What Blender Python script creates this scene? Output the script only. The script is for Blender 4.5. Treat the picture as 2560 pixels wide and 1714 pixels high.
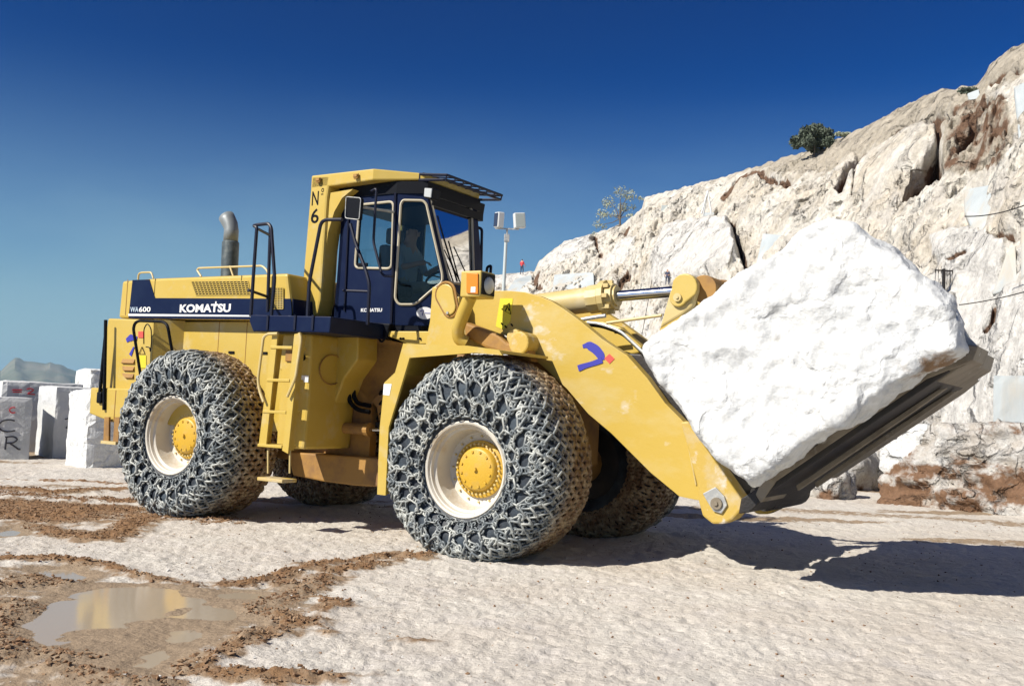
import bpy, bmesh, math, random
import numpy as np
from mathutils import Vector, Matrix
random.seed(7); np.random.seed(7)
for o in list(bpy.data.objects): bpy.data.objects.remove(o)
S = bpy.context.scene; COL = S.collection
TR = {
 'hood': [(-1.841,3.104),(-1.175,3.124),(1.349,3.127),(1.491,2.539),(-1.868,2.576)],
 'band': [(-1.606,3.11),(-1.248,3.11),(-1.102,2.849),(1.441,2.806),(1.49,2.542),(-1.637,2.575)],
 'stripe': [(-1.641,2.636),(1.477,2.595),(1.481,2.579),(-1.638,2.605)],
 'wa600': [(-1.604,2.654),(-1.175,2.736)],
 'kom': [(-0.581,2.651),(0.396,2.779)],
 'grille': [(-0.395,3.061),(0.675,3.043),(0.736,2.868),(-0.285,2.879)],
 'grille2': [(1.067,2.948),(1.31,2.944),(1.332,2.68),(1.09,2.682)],
 'cw': [(-1.625,2.559),(-0.915,2.539),(-0.614,0.866),(-1.61,0.803)],
 'bumper': [(-2.027,1.583),(0.311,1.624),(0.354,1.164),(-1.548,1.129),(-2.017,1.222)],
 'recess': [(-1.0,2.573),(0.745,2.555),(0.813,1.766),(-0.896,1.54)],
 'rail_hood1': [(-1.693,3.138),(-1.688,3.22),(-1.634,3.237),(-1.415,3.236),(-1.366,3.148)],
 'rail_hood2': [(-0.622,3.183),(-0.713,3.274),(-0.684,3.3),(0.544,3.294),(0.631,3.235),(0.659,3.184)],
 'exh': [(-1.057,3.302),(-1.089,3.836),(-1.069,3.854),(-1.085,4.027),(-1.106,4.085),(-1.212,4.206)],
 'exr': [(-1.251,3.652),(-0.91,3.639),(-1.229,3.938),(-0.931,3.924)],
 'rlogo': [(-1.448,2.25),(-1.364,2.295),(-1.229,2.277),(-1.282,2.165),(-1.346,2.049),(-1.211,2.377),(-1.109,2.377),(-1.1,2.291),(-1.202,2.291)],
 'rrail': [(-0.951,1.688),(-1.041,2.398),(-1.015,2.473),(-0.938,2.502),(-0.46,2.491),(-0.379,2.455),(-0.346,2.4),(-0.359,2.043)],
 'rstrut1': [(-1.772,2.524),(-1.671,1.286)],
 'rstrut2': [(-1.753,2.29),(-1.788,1.513)],
 'rstep1': [(-1.598,1.193),(-1.503,1.198),(-1.472,0.872),(-1.585,0.866)],
 'rstep2': [(-1.384,1.203),(-1.281,1.208),(-1.27,0.832),(-1.379,0.837)],
 'rmir': [(-0.959,2.201),(-0.981,2.409),(-0.917,2.484),(-0.83,2.409),(-0.805,2.221),(-0.819,2.09),(-0.832,2.156),(-0.912,2.164)],
 'rvent': [(-1.504,2.018),(-1.246,2.022),(-1.493,1.97),(-1.241,1.974),(-1.455,1.903),(-1.234,1.908)],
 'rpatch': [(-1.162,2.052),(-1.017,2.055),(-0.999,1.884),(-1.144,1.881),(-1.11,2.167),(-1.164,2.071),(-1.039,2.073)],
 'plat': [(1.286,2.559),(2.566,2.533),(2.557,2.348),(1.336,2.359),(1.265,2.482)],
 'railA': [(1.256,2.542),(1.256,3.046),(1.263,3.63),(1.203,3.649),(1.256,3.657),(1.46,3.662),(1.507,3.61),(1.616,2.991),(1.598,2.533),(1.628,2.426),(1.727,2.366)],
 'railA2': [(1.099,2.639),(1.058,3.722)],
 'railA3': [(1.282,3.606)],
 'railA3b': [(1.063,3.608)],
 'railA4': [(1.185,2.864)],
 'railA4b': [(1.09,2.829)],
 'railB': [(2.254,2.375),(2.189,2.441),(2.178,2.575),(2.178,2.947),(2.296,3.599),(2.322,3.64),(2.38,3.658),(2.623,3.647)],
 'railC': [(2.424,3.673),(2.52,3.44),(2.699,3.117),(2.769,2.951),(2.775,2.475)],
 'railC2': [(2.375,2.88),(2.766,2.861)],
 'railD': [(2.507,4.108),(2.584,4.138),(2.581,3.493),(2.731,3.112),(2.776,3.076),(2.901,3.067)],
 'pillar': [(1.323,4.436),(1.65,4.421),(1.613,4.126),(1.602,2.824),(1.557,2.627),(1.185,2.629),(1.236,2.812),(1.276,3.091)],
 'roofside': [(1.323,4.436),(2.35,4.445),(2.34,4.303),(1.656,4.259),(1.624,4.261)],
 'rooffront': [(2.688,4.448),(2.927,4.402),(2.932,4.321)],
 'rack': [(2.846,4.391),(2.849,4.337),(3.268,4.35)],
 'rackfar': [(3.012,4.453),(3.014,4.423),(2.914,4.401),(2.897,4.337)],
 'n6': [(1.358,4.044),(1.471,4.226),(1.501,4.174),(1.556,4.248),(1.359,3.812),(1.493,4.002)],
 'hook1': [(1.473,4.345)],
 'hook2': [(2.098,4.346)],
 'door': [(1.719,4.291),(2.602,4.306),(2.655,2.528),(1.684,2.583)],
 'doorhole': [(2.009,4.046),(2.552,4.055),(2.578,3.22),(1.99,3.248)],
 'kom2': [(2.124,2.691),(2.461,2.744)],
 'cabbase': [(1.711,2.581),(2.66,2.526),(2.582,2.365),(2.512,2.36),(1.689,2.448)],
 'corner': [(2.608,-0.727,4.304),(2.843,-0.623,4.297),(2.94,-0.58,4.176),(3.194,-0.466,3.068),(3.198,-0.465,2.99),(3.162,-0.481,2.538),(2.647,-0.71,2.529)],
 'cornerhole': [(2.679,-0.696,4.067),(2.906,-0.595,4.067),(2.947,-0.576,4.026),(3.172,-0.476,3.161),(3.173,-0.476,3.067),(3.054,-0.529,2.966),(2.882,-0.606,2.788),(2.693,-0.69,2.781),(2.647,-0.71,2.853),(2.655,-0.707,4.019)],
 'ws_out': [(2.94,-0.58,4.176),(3.203,-0.462,3.029)],
 'ws_hole': [(2.942,-0.529,4.167),(2.932,-0.418,4.212),(2.931,0.341,4.216),(2.942,0.394,4.168),(3.13,0.3,3.347),(3.183,0.184,3.117),(3.192,-0.357,3.078),(3.183,-0.434,3.119)],
 'worklight': [(3.07,4.18),(3.204,4.161),(3.193,4.029),(3.066,4.053)],
 'worklight2': [(2.784,4.309),(2.919,4.283),(2.897,4.129),(2.777,4.154)],
 'mirror': [(2.316,4.011),(2.556,3.979),(2.546,3.713),(2.322,3.746)],
 'mirarm': [(2.513,3.898)],
 'mirarmb': [(2.591,3.913)],
 'oval': [(2.996,-0.555,2.687)],
 'tank': [(1.33,2.365),(2.003,2.36),(2.013,1.851),(2.014,1.458),(1.99,0.986),(1.533,0.975),(1.49,1.744)],
 'tankf': [(2.003,2.36),(1.99,0.986)],
 'tankup': [(2.326,2.379),(2.338,2.085),(2.142,1.854)],
 'lad_l': [(1.703,2.327),(1.79,2.327),(1.712,1.013),(1.592,1.001)],
 'lad_r': [(2.055,2.325),(2.15,2.341),(2.068,0.948),(1.975,0.978)],
 'lad_st': [(1.7,2.17),(2.028,2.169),(1.675,1.784),(2.019,1.788),(1.64,1.413),(1.993,1.418),(1.591,1.016),(1.961,1.019)],
 'lad_h1': [(1.83,2.328),(1.665,2.323),(1.602,2.282),(1.594,2.184),(1.555,1.776),(1.598,1.642),(1.671,1.525)],
 'lad_h2': [(2.173,2.337),(2.208,2.264),(2.155,1.823),(2.104,1.719),(2.043,1.599)],
 'lad_rod': [(1.71,0.961),(1.733,0.695),(2.061,0.984),(2.077,0.722)],
 'lad_low': [(1.669,0.643),(2.072,0.652)],
 'lad_blob': [(2.058,0.615)],
 'belly': [(1.116,0.89),(2.596,0.92),(2.619,0.593),(2.251,0.554),(1.731,0.563),(1.229,0.598)],
 'rearframe': [(1.297,2.427),(2.101,2.414),(2.123,2.112),(1.923,1.859),(1.918,1.085),(1.239,0.93)],
 'front_plate': [(2.09,2.414),(2.763,2.309),(2.769,1.937),(2.523,1.494),(2.52,1.246),(2.501,1.089),(2.38,1.519),(2.122,1.698),(1.964,1.869),(1.953,2.012)],
 'cyl_st': [(2.141,1.24),(2.345,1.243),(2.817,1.259)],
 'hose1': [(2.044,1.819),(2.069,1.63),(2.136,1.554),(2.342,1.531)],
 'hose2': [(2.018,1.755),(2.053,1.566),(2.183,1.477),(2.388,1.455)],
 'subcab': [(2.713,2.506),(3.286,2.491),(3.261,2.303),(2.921,2.292),(2.843,2.315)],
 'f_out': [(3.42,0.602),(3.405,1.32),(3.433,1.804),(3.574,1.918),(3.665,2.236)],
 'f_out2': [(3.675,2.23),(4.496,2.218),(4.888,2.177)],
 'f_in': [(4.929,2.126),(4.596,2.147),(3.763,2.08)],
 'f_in2': [(3.761,2.087),(3.527,1.327),(3.534,0.602)],
 'f_stk': [(3.43,1.79),(3.539,1.794),(3.516,1.669),(3.428,1.673)],
 'tower': [(3.376,2.952),(3.604,2.948),(3.736,2.842),(3.764,2.827),(3.792,2.563),(3.892,2.454),(3.904,2.259),(3.317,2.252),(3.366,2.55)],
 'oval_cov': [(3.583,2.859),(3.655,2.711)],
 'lpost': [(3.935,2.302),(3.863,2.344),(3.874,2.444),(3.961,2.587),(4.086,2.785),(4.152,2.827)],
 'lbox': [(4.07,3.062),(4.314,3.044),(4.329,2.787),(4.077,2.802)],
 'amber': [(4.152,3.042),(4.307,3.03),(4.32,2.801),(4.166,2.815)],
 'arm': [(3.798,2.79),(3.95,2.906),(4.09,2.918),(4.296,2.915),(4.517,2.896),(4.702,2.85),(4.868,2.789),(5.033,2.698),(5.244,2.565),(5.514,2.374),(5.791,2.215)],
 'arm2': [(5.795,2.221),(6.05,1.975),(6.259,1.725),(6.441,1.57),(6.53,1.485),(6.675,0.943),(6.662,0.774),(6.453,0.796),(6.132,1.007),(5.667,1.382),(5.383,1.575),(5.11,1.833)],
 'arm3': [(4.775,2.086),(4.682,2.14),(4.581,2.338),(4.222,2.422),(3.722,2.568),(3.768,2.686)],
 'ear': [(6.454,1.544),(6.54,1.557),(6.698,1.352),(7.129,0.818),(7.115,0.722),(7.037,0.629),(6.94,0.575),(6.83,0.564),(6.726,0.632),(6.68,0.768),(6.659,0.925),(6.519,1.359)],
 'pin': [(6.849,0.793),(6.878,0.769)],
 'pinplate': [(6.729,0.853),(6.856,0.929),(6.95,0.847),(6.984,0.763),(6.929,0.675),(6.846,0.69),(6.778,0.779)],
 'logo_u': [(5.284,2.294),(5.348,2.311),(5.447,2.264),(5.514,2.189),(5.526,2.151),(5.422,2.114),(5.316,2.085),(5.241,2.057)],
 'logo_r': [(5.607,2.22),(5.669,2.168),(5.612,2.114),(5.549,2.17)],
 'warn': [(4.198,2.829),(4.369,2.827),(4.354,2.639),(4.35,2.567),(4.262,2.472),(4.157,2.509)],
 'warntri': [(4.325,2.772),(4.349,2.646),(4.226,2.705)],
 'pivot': [(3.826,2.553),(4.301,2.41),(4.441,2.311),(4.589,2.327),(4.707,2.258),(4.772,2.105),(4.666,2.117),(4.329,2.21),(4.157,2.251),(3.854,2.378)],
 'cylbody': [(3.948,2.784),(5.122,2.906)],
 'cylflange': [(5.108,2.886),(5.261,2.87)],
 'rod': [(5.231,2.868),(6.131,2.972)],
 'lever': [(5.938,2.532),(6.047,2.943),(6.097,3.072),(6.151,3.117),(6.233,3.13),(6.316,3.099),(6.356,3.027),(6.356,2.937),(6.308,2.77),(6.196,2.681)],
 'lever_lug': [(6.225,2.972),(6.161,2.864)],
 'lever_low': [(5.962,2.494),(6.378,2.777),(6.781,2.314),(6.891,1.861),(6.423,1.613)],
 'pipe1': [(4.935,2.604),(5.086,2.631),(5.265,2.657),(5.339,2.664)],
 'pipe2': [(5.118,2.591),(5.269,2.577),(5.463,2.518),(5.552,2.478),(5.701,2.355),(5.826,2.252)],
 'thinrod': [(5.232,2.607),(5.902,2.692)],
 'farpiece': [(4.881,2.646),(5.131,2.632),(5.348,2.57),(5.634,2.347),(5.6,2.278),(5.213,2.204)],
 'hitch': [(5.713,2.243),(5.882,2.236),(5.991,2.104),(6.101,1.917),(6.268,1.809),(6.396,1.59),(6.642,1.29),(7.034,0.886),(7.046,0.815),(6.728,1.023),(6.385,1.367),(6.111,1.69)],
 'tineA': [(7.315,0.889),(7.46,1.031),(8.894,2.135),(9.111,2.318),(9.247,2.305),(9.209,2.186),(8.854,2.021),(7.607,1.067),(7.402,0.792)],
 'tineB': [(6.728,0.717),(7.381,1.07),(8.422,1.853),(8.587,2.067),(8.93,2.289),(9.025,2.379),(8.931,2.219),(8.508,1.848),(7.42,1.016),(6.871,0.614)],
 'tip1': [(8.988,2.502),(9.005,2.721),(9.063,2.58),(9.056,2.479)],
 'tip2': [(8.985,2.352),(9.041,2.529),(9.101,2.417),(9.175,2.339),(9.104,2.258)],
 'stone': [(8.166,3.32),(8.365,3.247),(8.648,3.052),(8.853,2.866),(9.119,2.64),(9.159,2.511),(9.188,2.322),(9.222,2.236),(8.937,2.058),(8.543,1.781),(8.199,1.531),(7.842,1.262),(7.553,1.035),(7.324,1.195),(7.05,1.485),(6.854,1.71),(6.698,1.883),(6.561,2.06),(6.502,2.2),(6.584,2.33),(6.845,2.463),(7.169,2.678),(7.405,2.83),(7.709,3.051),(7.967,3.229)],
 'm1': [(-4.531,9.175),(-4.073,9.285),(-3.605,9.062),(-3.152,8.654),(-2.766,8.455),(-2.41,8.305),(-2.198,8.482),(-1.97,9.063),(-1.673,9.738),(-1.286,10.201),(-0.667,10.553)],
 'm2': [(-0.825,10.314),(-1.31,9.706),(-1.528,9.213),(-1.621,8.335),(-1.703,7.757),(-1.765,7.323)],
 'm3': [(-1.351,7.136),(-1.487,6.815),(-1.599,6.523),(-1.668,6.213),(-1.719,5.932),(-1.706,5.685),(-1.465,5.678),(-1.188,5.599),(-0.887,5.639)],
 'm4': [(-6.29,12.657),(-5.807,12.381),(-5.426,12.296),(-5.458,13.181),(-5.055,13.085)],
 'm5': [(-6.817,13.7),(-6.28,13.636),(-5.564,13.144)],
 'm6': [(-5.231,11.394),(-4.752,11.023),(-4.325,10.824),(-4.261,11.334),(-4.445,12.408)],
 'm7': [(-3.877,7.881),(-3.868,8.223),(-3.694,8.442),(-3.417,8.229)],
 'm8': [(-3.567,7.268),(-3.444,7.29),(-3.202,7.004),(-3.155,6.597)],
 'm9': [(-2.988,6.305),(-2.794,6.235),(-2.505,6.041),(-2.362,6.017)],
 'm10': [(-2.854,5.856),(-2.876,6.032),(-2.825,6.133)],
 'm11': [(-2.497,5.779),(-2.064,5.483),(-1.942,5.425),(-1.764,5.486)],
 'm12': [(-1.911,7.572),(-1.649,7.343),(-1.389,7.068),(-1.451,6.764)],
 'm13': [(-1.895,8.732),(-1.237,7.696),(-1.338,7.139),(-1.13,6.704)],
 'm14': [(-0.634,6.674),(-0.509,6.641)],
 'm15': [(-7.87,15.786),(-6.743,15.227),(-6.122,16.577)],
 'pud': [(-3.196,6.704),(-3.206,7.067),(-3.34,7.749),(-3.244,8.178),(-2.88,8.252),(-2.432,8.13),(-2.066,8.161),(-1.842,8.041),(-1.951,7.565),(-1.778,7.063),(-1.946,6.974),(-1.916,6.579),(-1.939,6.172),(-1.864,5.912),(-1.952,5.732),(-2.181,5.782),(-2.358,6.063),(-2.542,6.129),(-2.762,6.191),(-2.959,6.413)],
 'pud2': [(-5.499,10.971),(-5.564,11.473),(-5.286,11.203),(-5.216,10.889),(-5.303,10.704)],
 'pud3': [(-4.029,8.757),(-3.851,8.9),(-3.474,8.584),(-3.452,8.311),(-3.804,8.513)],
 'white1': [(-2.736,5.623),(-2.684,5.837),(-2.543,5.65),(-2.363,5.37)],
 'tanzone': [(-4.923,8.971),(-4.029,8.757),(-3.373,8.418),(-2.881,8.34),(-2.087,8.241),(-1.608,9.091),(-1.457,8.116),(-1.427,7.382),(-1.45,6.653),(-1.588,6.131),(-1.679,5.534),(-1.62,5.061),(-2.659,4.935)],
 'tan_r': [(2.65,16.797),(4.968,17.188),(6.154,16.732),(8.06,15.8)],
 'blkA': [(-11.456,22.884),(-10.922,23.276)],
 'blkC': [(-10.76,23.887),(-10.126,23.436)],
 'blkD': [(-9.112,21.45),(-8.558,20.644),(-7.967,21.001)],
 'R': {'sky': [(-0.0204,0.9998,0.1346),(0.0014,1.0,0.1368),(0.0197,0.9998,0.1392),(0.0237,0.9997,0.1494),(0.0484,0.9988,0.17),(0.0786,0.9969,0.1796),(0.1085,0.9941,0.1912),(0.1245,0.9922,0.206),(0.1271,0.9919,0.2179),(0.1631,0.9866,0.2269),(0.2209,0.9753,0.2438),(0.2648,0.9643,0.2579),(0.2997,0.954,0.265),(0.3223,0.9466,0.2766),(0.3552,0.9348,0.2934),(0.3904,0.9206,0.3112),(0.4175,0.9087,0.3104),(0.4241,0.9056,0.3178),(0.428,0.9038,0.3296),(0.4403,0.8979,0.3402),(0.4536,0.8912,0.3476),(0.5013,0.8653,0.3622),(0.5808,0.814,0.382)],'mtn': [(-0.5379,0.843,0.0302),(-0.4818,0.8763,0.0152),(-0.4521,0.892,0.0214),(-0.4369,0.8995,0.0286),(-0.4306,0.9026,0.0289),(-0.4208,0.9072,0.0264),(-0.4043,0.9146,0.0265),(-0.3872,0.922,0.0202),(-0.3524,0.9358,0.022),(-0.3083,0.9513,0.0159),(-0.0721,0.9974,0.0127)]},
 'N': {'F': (0.8488,-0.5286,-0.014),'L': (0.5286,0.8488,0.0),'U': (0.0119,-0.0074,0.9999),'O': (-3.3514,14.2696,0.0),'camx': (0.9994,-0.0023,0.0357),'camy': (-0.0358,-0.0655,0.9972),'camz': (0.0,-0.9978,-0.0656)},
}

FX, LX, UX = [Vector(TR['N'][k]) for k in ('F', 'L', 'U')]
OR = Vector(TR['N']['O'])
# ------------------------------------------------------------ camera, sky, sun, exposure
cd = bpy.data.cameras.new('camera'); cam = bpy.data.objects.new('camera', cd); COL.objects.link(cam)
cd.sensor_width = 36; cd.lens = 36*2518/2560; cd.clip_start = .1; cd.clip_end = 20000
cx, cy, cz = [Vector(TR['N'][k]) for k in ('camx', 'camy', 'camz')]
m = Matrix((cx, cy, cz)).transposed().to_4x4(); m.translation = Vector((0, 0, 1.519)); cam.matrix_world = m
S.camera = cam
S.view_settings.view_transform = 'Standard'; S.view_settings.look = 'None'
S.view_settings.exposure = 0.62; S.view_settings.gamma = 1
TOSUN = Vector((-1.05, -.65, 1.02)).normalized()
sd = bpy.data.lights.new('sun', 'SUN'); sd.energy = 5; sd.angle = math.radians(.5); sd.color = (1, .93, .82)
so = bpy.data.objects.new('sun', sd); COL.objects.link(so)
so.rotation_euler = TOSUN.to_track_quat('Z', 'Y').to_euler()
W = bpy.data.worlds.new('World'); S.world = W; W.use_nodes = True
nt = W.node_tree; nt.nodes.clear()
sky = nt.nodes.new('ShaderNodeTexSky'); sky.sky_type = 'NISHITA'; sky.sun_disc = False
sky.sun_elevation = math.asin(TOSUN.z); sky.sun_rotation = math.atan2(TOSUN.x, TOSUN.y)
sky.air_density = 1.2; sky.dust_density = .6; sky.ozone_density = 3.0; sky.altitude = 900
hs = nt.nodes.new('ShaderNodeHueSaturation'); hs.inputs['Hue'].default_value = .512; hs.inputs['Saturation'].default_value = 1.45; hs.inputs['Value'].default_value = .21
gm = nt.nodes.new('ShaderNodeGamma'); gm.inputs['Gamma'].default_value = 1.85
bg = nt.nodes.new('ShaderNodeBackground'); bg.inputs['Strength'].default_value = .05
wo = nt.nodes.new('ShaderNodeOutputWorld')
nt.links.new(sky.outputs[0], gm.inputs[0]); nt.links.new(gm.outputs[0], hs.inputs['Color'])
# thin high cloud low on the left, part of the sky itself
tc = nt.nodes.new('ShaderNodeTexCoord'); mp_ = nt.nodes.new('ShaderNodeMapping'); mp_.inputs['Scale'].default_value = (1.6, 1.6, 5)
nz = nt.nodes.new('ShaderNodeTexNoise'); nz.inputs['Scale'].default_value = 1.3; nz.inputs['Detail'].default_value = 6; nz.inputs['Roughness'].default_value = .5
nt.links.new(tc.outputs['Generated'], mp_.inputs[0]); nt.links.new(mp_.outputs[0], nz.inputs['Vector'])
rr = nt.nodes.new('ShaderNodeValToRGB'); rr.color_ramp.elements[0].position = .48; rr.color_ramp.elements[1].position = .8
sx = nt.nodes.new('ShaderNodeSeparateXYZ'); nt.links.new(tc.outputs['Generated'], sx.inputs[0])
lr = nt.nodes.new('ShaderNodeMapRange'); lr.inputs['From Min'].default_value = .30; lr.inputs['From Max'].default_value = .03; lr.inputs['To Min'].default_value = 0; lr.inputs['To Max'].default_value = .8
nt.links.new(sx.outputs['Z'], lr.inputs['Value']); nt.links.new(nz.outputs['Fac'], rr.inputs[0])
mu = nt.nodes.new('ShaderNodeMath'); mu.operation = 'MULTIPLY'; nt.links.new(rr.outputs[0], mu.inputs[0]); nt.links.new(lr.outputs[0], mu.inputs[1])
mx = nt.nodes.new('ShaderNodeMixRGB'); mx.inputs[2].default_value = (3.6, 6.2, 7.4, 1)
nt.links.new(mu.outputs[0], mx.inputs[0]); nt.links.new(hs.outputs[0], mx.inputs[1])
hr = nt.nodes.new('ShaderNodeMapRange'); hr.interpolation_type = 'SMOOTHSTEP'; hr.inputs['From Min'].default_value = .33; hr.inputs['From Max'].default_value = -.02; hr.inputs['To Min'].default_value = 0; hr.inputs['To Max'].default_value = .9
nt.links.new(sx.outputs['Z'], hr.inputs['Value']); m3 = nt.nodes.new('ShaderNodeMixRGB'); m3.inputs[2].default_value = (4.0, 6.4, 8.0, 1)
nt.links.new(hr.outputs[0], m3.inputs[0]); nt.links.new(mx.outputs[0], m3.inputs[1]); nt.links.new(m3.outputs[0], bg.inputs['Color'])
nt.links.new(bg.outputs[0], wo.inputs[0])

# ------------------------------------------------------------ helpers
def _h(ix, iy, iz, s):
    n = (ix*374761393 + iy*668265263 + iz*2147483647 + s*1274126177) & 0xffffffff
    n = ((n ^ (n >> 13))*1274126177) & 0xffffffff
    n = ((n ^ (n >> 15))*2246822519) & 0xffffffff
    return ((n ^ (n >> 16)) & 0xffffff)/float(0xffffff)*2-1
def vnoise(P, s=0):
    P = np.asarray(P, float); I = np.floor(P).astype(np.int64); f = P-I; f = f*f*f*(f*(f*6-15)+10)
    x, y, z = I.T; r = 0
    for dx in (0, 1):
        for dy in (0, 1):
            for dz in (0, 1):
                w = (f[:, 0] if dx else 1-f[:, 0])*(f[:, 1] if dy else 1-f[:, 1])*(f[:, 2] if dz else 1-f[:, 2])
                r = r + w*_h(x+dx, y+dy, z+dz, s)
    return r
def fbm(P, octv=4, s=0, g=.5, lac=2.03, ridge=False):
    a = 1; t = 0; P = np.array(P, float); n = 0
    for i in range(octv):
        v = vnoise(P, s+i*17)
        if ridge: v = 1-2*np.abs(v)
        t = t+a*v; n += a; a *= g; P = P*lac+3.7
    return t/n
def seg_dist(P, poly, closed=False):
    P = np.asarray(P, float); d = np.full(len(P), 1e9); q = list(poly)+([poly[0]] if closed else [])
    for a, b in zip(q[:-1], q[1:]):
        a = np.array(a, float); b = np.array(b, float); ab = b-a
        t = np.clip(((P-a)@ab)/max(ab@ab, 1e-12), 0, 1)
        d = np.minimum(d, np.linalg.norm(P-a-t[:, None]*ab, axis=1))
    return d
def inside(P, poly):
    x, y = P[:, 0], P[:, 1]; r = np.zeros(len(P), bool); n = len(poly)
    for i in range(n):
        x1, y1 = poly[i]; x2, y2 = poly[(i+1) % n]
        if y1 == y2: continue
        c = ((y1 > y) != (y2 > y)) & (x < (x2-x1)*(y-y1)/(y2-y1)+x1); r ^= c
    return r
def sstep(a, b, x):
    t = np.clip((x-a)/(b-a), 0, 1); return t*t*(3-2*t)

def nodes_mat(name): 
    m = bpy.data.materials.new(name); m.use_nodes = True
    return m, m.node_tree, m.node_tree.nodes['Principled BSDF']
def mat(name, col, rough=.5, metal=0, col2=None, scale=3., lo=.45, hi=.65, bump=0., bscale=40., spec=.5, col3=None, scale3=12., lo3=.6, hi3=.7, coat=0, detail=6, stretch=(1, 1, 1), roughvar=0):
    m, nt, b = nodes_mat(name)
    b.inputs['Base Color'].default_value = (*col, 1); b.inputs['Roughness'].default_value = rough
    b.inputs['Metallic'].default_value = metal; b.inputs['Specular IOR Level'].default_value = spec
    if coat: b.inputs['Coat Weight'].default_value = coat; b.inputs['Coat Roughness'].default_value = .12
    tc = nt.nodes.new('ShaderNodeTexCoord'); mp = nt.nodes.new('ShaderNodeMapping'); mp.inputs['Scale'].default_value = stretch
    nt.links.new(tc.outputs['Object'], mp.inputs[0]); src = mp.outputs[0]
    last = None
    def layer(prev, c, sc, lo, hi, det):
        n = nt.nodes.new('ShaderNodeTexNoise'); n.inputs['Scale'].default_value = sc; n.inputs['Detail'].default_value = det; n.inputs['Roughness'].default_value = .62
        nt.links.new(src, n.inputs['Vector'])
        r = nt.nodes.new('ShaderNodeMapRange'); r.inputs['From Min'].default_value = lo; r.inputs['From Max'].default_value = hi
        nt.links.new(n.outputs['Fac'], r.inputs['Value'])
        x = nt.nodes.new('ShaderNodeMixRGB'); nt.links.new(r.outputs[0], x.inputs[0])
        if prev is None: x.inputs[1].default_value = (*col, 1)
        else: nt.links.new(prev, x.inputs[1])
        x.inputs[2].default_value = (*c, 1); return x.outputs[0]
    if col2: last = layer(last, col2, scale, lo, hi, detail)
    if col3: last = layer(last, col3, scale3, lo3, hi3, 8)
    if last: nt.links.new(last, b.inputs['Base Color'])
    if bump:
        n = nt.nodes.new('ShaderNodeTexNoise'); n.inputs['Scale'].default_value = bscale; n.inputs['Detail'].default_value = 8
        nt.links.new(src, n.inputs['Vector']); bp = nt.nodes.new('ShaderNodeBump'); bp.inputs['Strength'].default_value = 1; bp.inputs['Distance'].default_value = bump
        nt.links.new(n.outputs['Fac'], bp.inputs['Height']); nt.links.new(bp.outputs[0], b.inputs['Normal'])
    if roughvar:
        n = nt.nodes.new('ShaderNodeTexNoise'); n.inputs['Scale'].default_value = 6; n.inputs['Detail'].default_value = 6
        nt.links.new(src, n.inputs['Vector']); r = nt.nodes.new('ShaderNodeMapRange'); r.inputs['To Min'].default_value = rough-roughvar; r.inputs['To Max'].default_value = rough+roughvar
        nt.links.new(n.outputs['Fac'], r.inputs['Value']); nt.links.new(r.outputs[0], b.inputs['Roughness'])
    return m
def tag(o, label=None, cat=None, group=None, kind=None):
    if label: o['label'] = label
    if cat: o['category'] = cat
    if group: o['group'] = group
    if kind: o['kind'] = kind
    return o
def link(name, me, parent=None, mt=None):
    if mt is not None and not me.materials: me.materials.append(mt)
    o = bpy.data.objects.new(name, me); COL.objects.link(o)
    if parent: o.parent = parent
    return o
def obj(name, bm, mt, parent=None, smooth=False, bevel=0.):
    bmesh.ops.remove_doubles(bm, verts=bm.verts, dist=1e-5)
    bmesh.ops.recalc_face_normals(bm, faces=bm.faces)
    if bevel:
        es = [e for e in bm.edges if len(e.link_faces) == 2 and e.calc_face_angle(0) > .6]
        bmesh.ops.bevel(bm, geom=es, offset=bevel, segments=2, affect='EDGES', clamp_overlap=True, profile=.5)
    me = bpy.data.meshes.new(name); bm.to_mesh(me); bm.free()
    if smooth:
        for p in me.polygons: p.use_smooth = True
        try: me.set_sharp_from_angle(angle=math.radians(38))
        except Exception: pass
    return link(name, me, parent, mt)
def np_mesh(name, V, Fq, mt, parent=None, smooth=True, attrs=None):
    V = np.asarray(V, np.float32); Fq = np.asarray(Fq, np.int32); k = Fq.shape[1]
    me = bpy.data.meshes.new(name); me.vertices.add(len(V)); me.vertices.foreach_set('co', V.ravel())
    me.loops.add(Fq.size); me.loops.foreach_set('vertex_index', Fq.ravel())
    me.polygons.add(len(Fq)); me.polygons.foreach_set('loop_start', np.arange(0, Fq.size, k, dtype=np.int32))
    me.polygons.foreach_set('use_smooth', np.full(len(Fq), smooth))
    me.update(); me.validate()
    for an, av in (attrs or {}).items():
        a = me.attributes.new(an, 'FLOAT', 'POINT'); a.data.foreach_set('value', np.asarray(av, np.float32))
    return link(name, me, parent, mt)
def BM(): return bmesh.new()
def face(bm, vs):
    try: return bm.faces.new(vs)
    except ValueError: return None
def prism(bm, pts, y0, y1):
    a = [bm.verts.new((x, y0, z)) for x, z in pts]; b = [bm.verts.new((x, y1, z)) for x, z in pts]
    face(bm, a); face(bm, b[::-1]); n = len(a)
    for i in range(n): face(bm, (a[i], b[i], b[(i+1) % n], a[(i+1) % n]))
def prism3(bm, A, B):
    a = [bm.verts.new(p) for p in A]; b = [bm.verts.new(p) for p in B]
    face(bm, a); face(bm, b[::-1]); n = len(a)
    for i in range(n): face(bm, (a[i], b[i], b[(i+1) % n], a[(i+1) % n]))
def box(bm, x0, x1, y0, y1, z0, z1):
    prism(bm, [(x0, z0), (x1, z0), (x1, z1), (x0, z1)], y0, y1)
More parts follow.
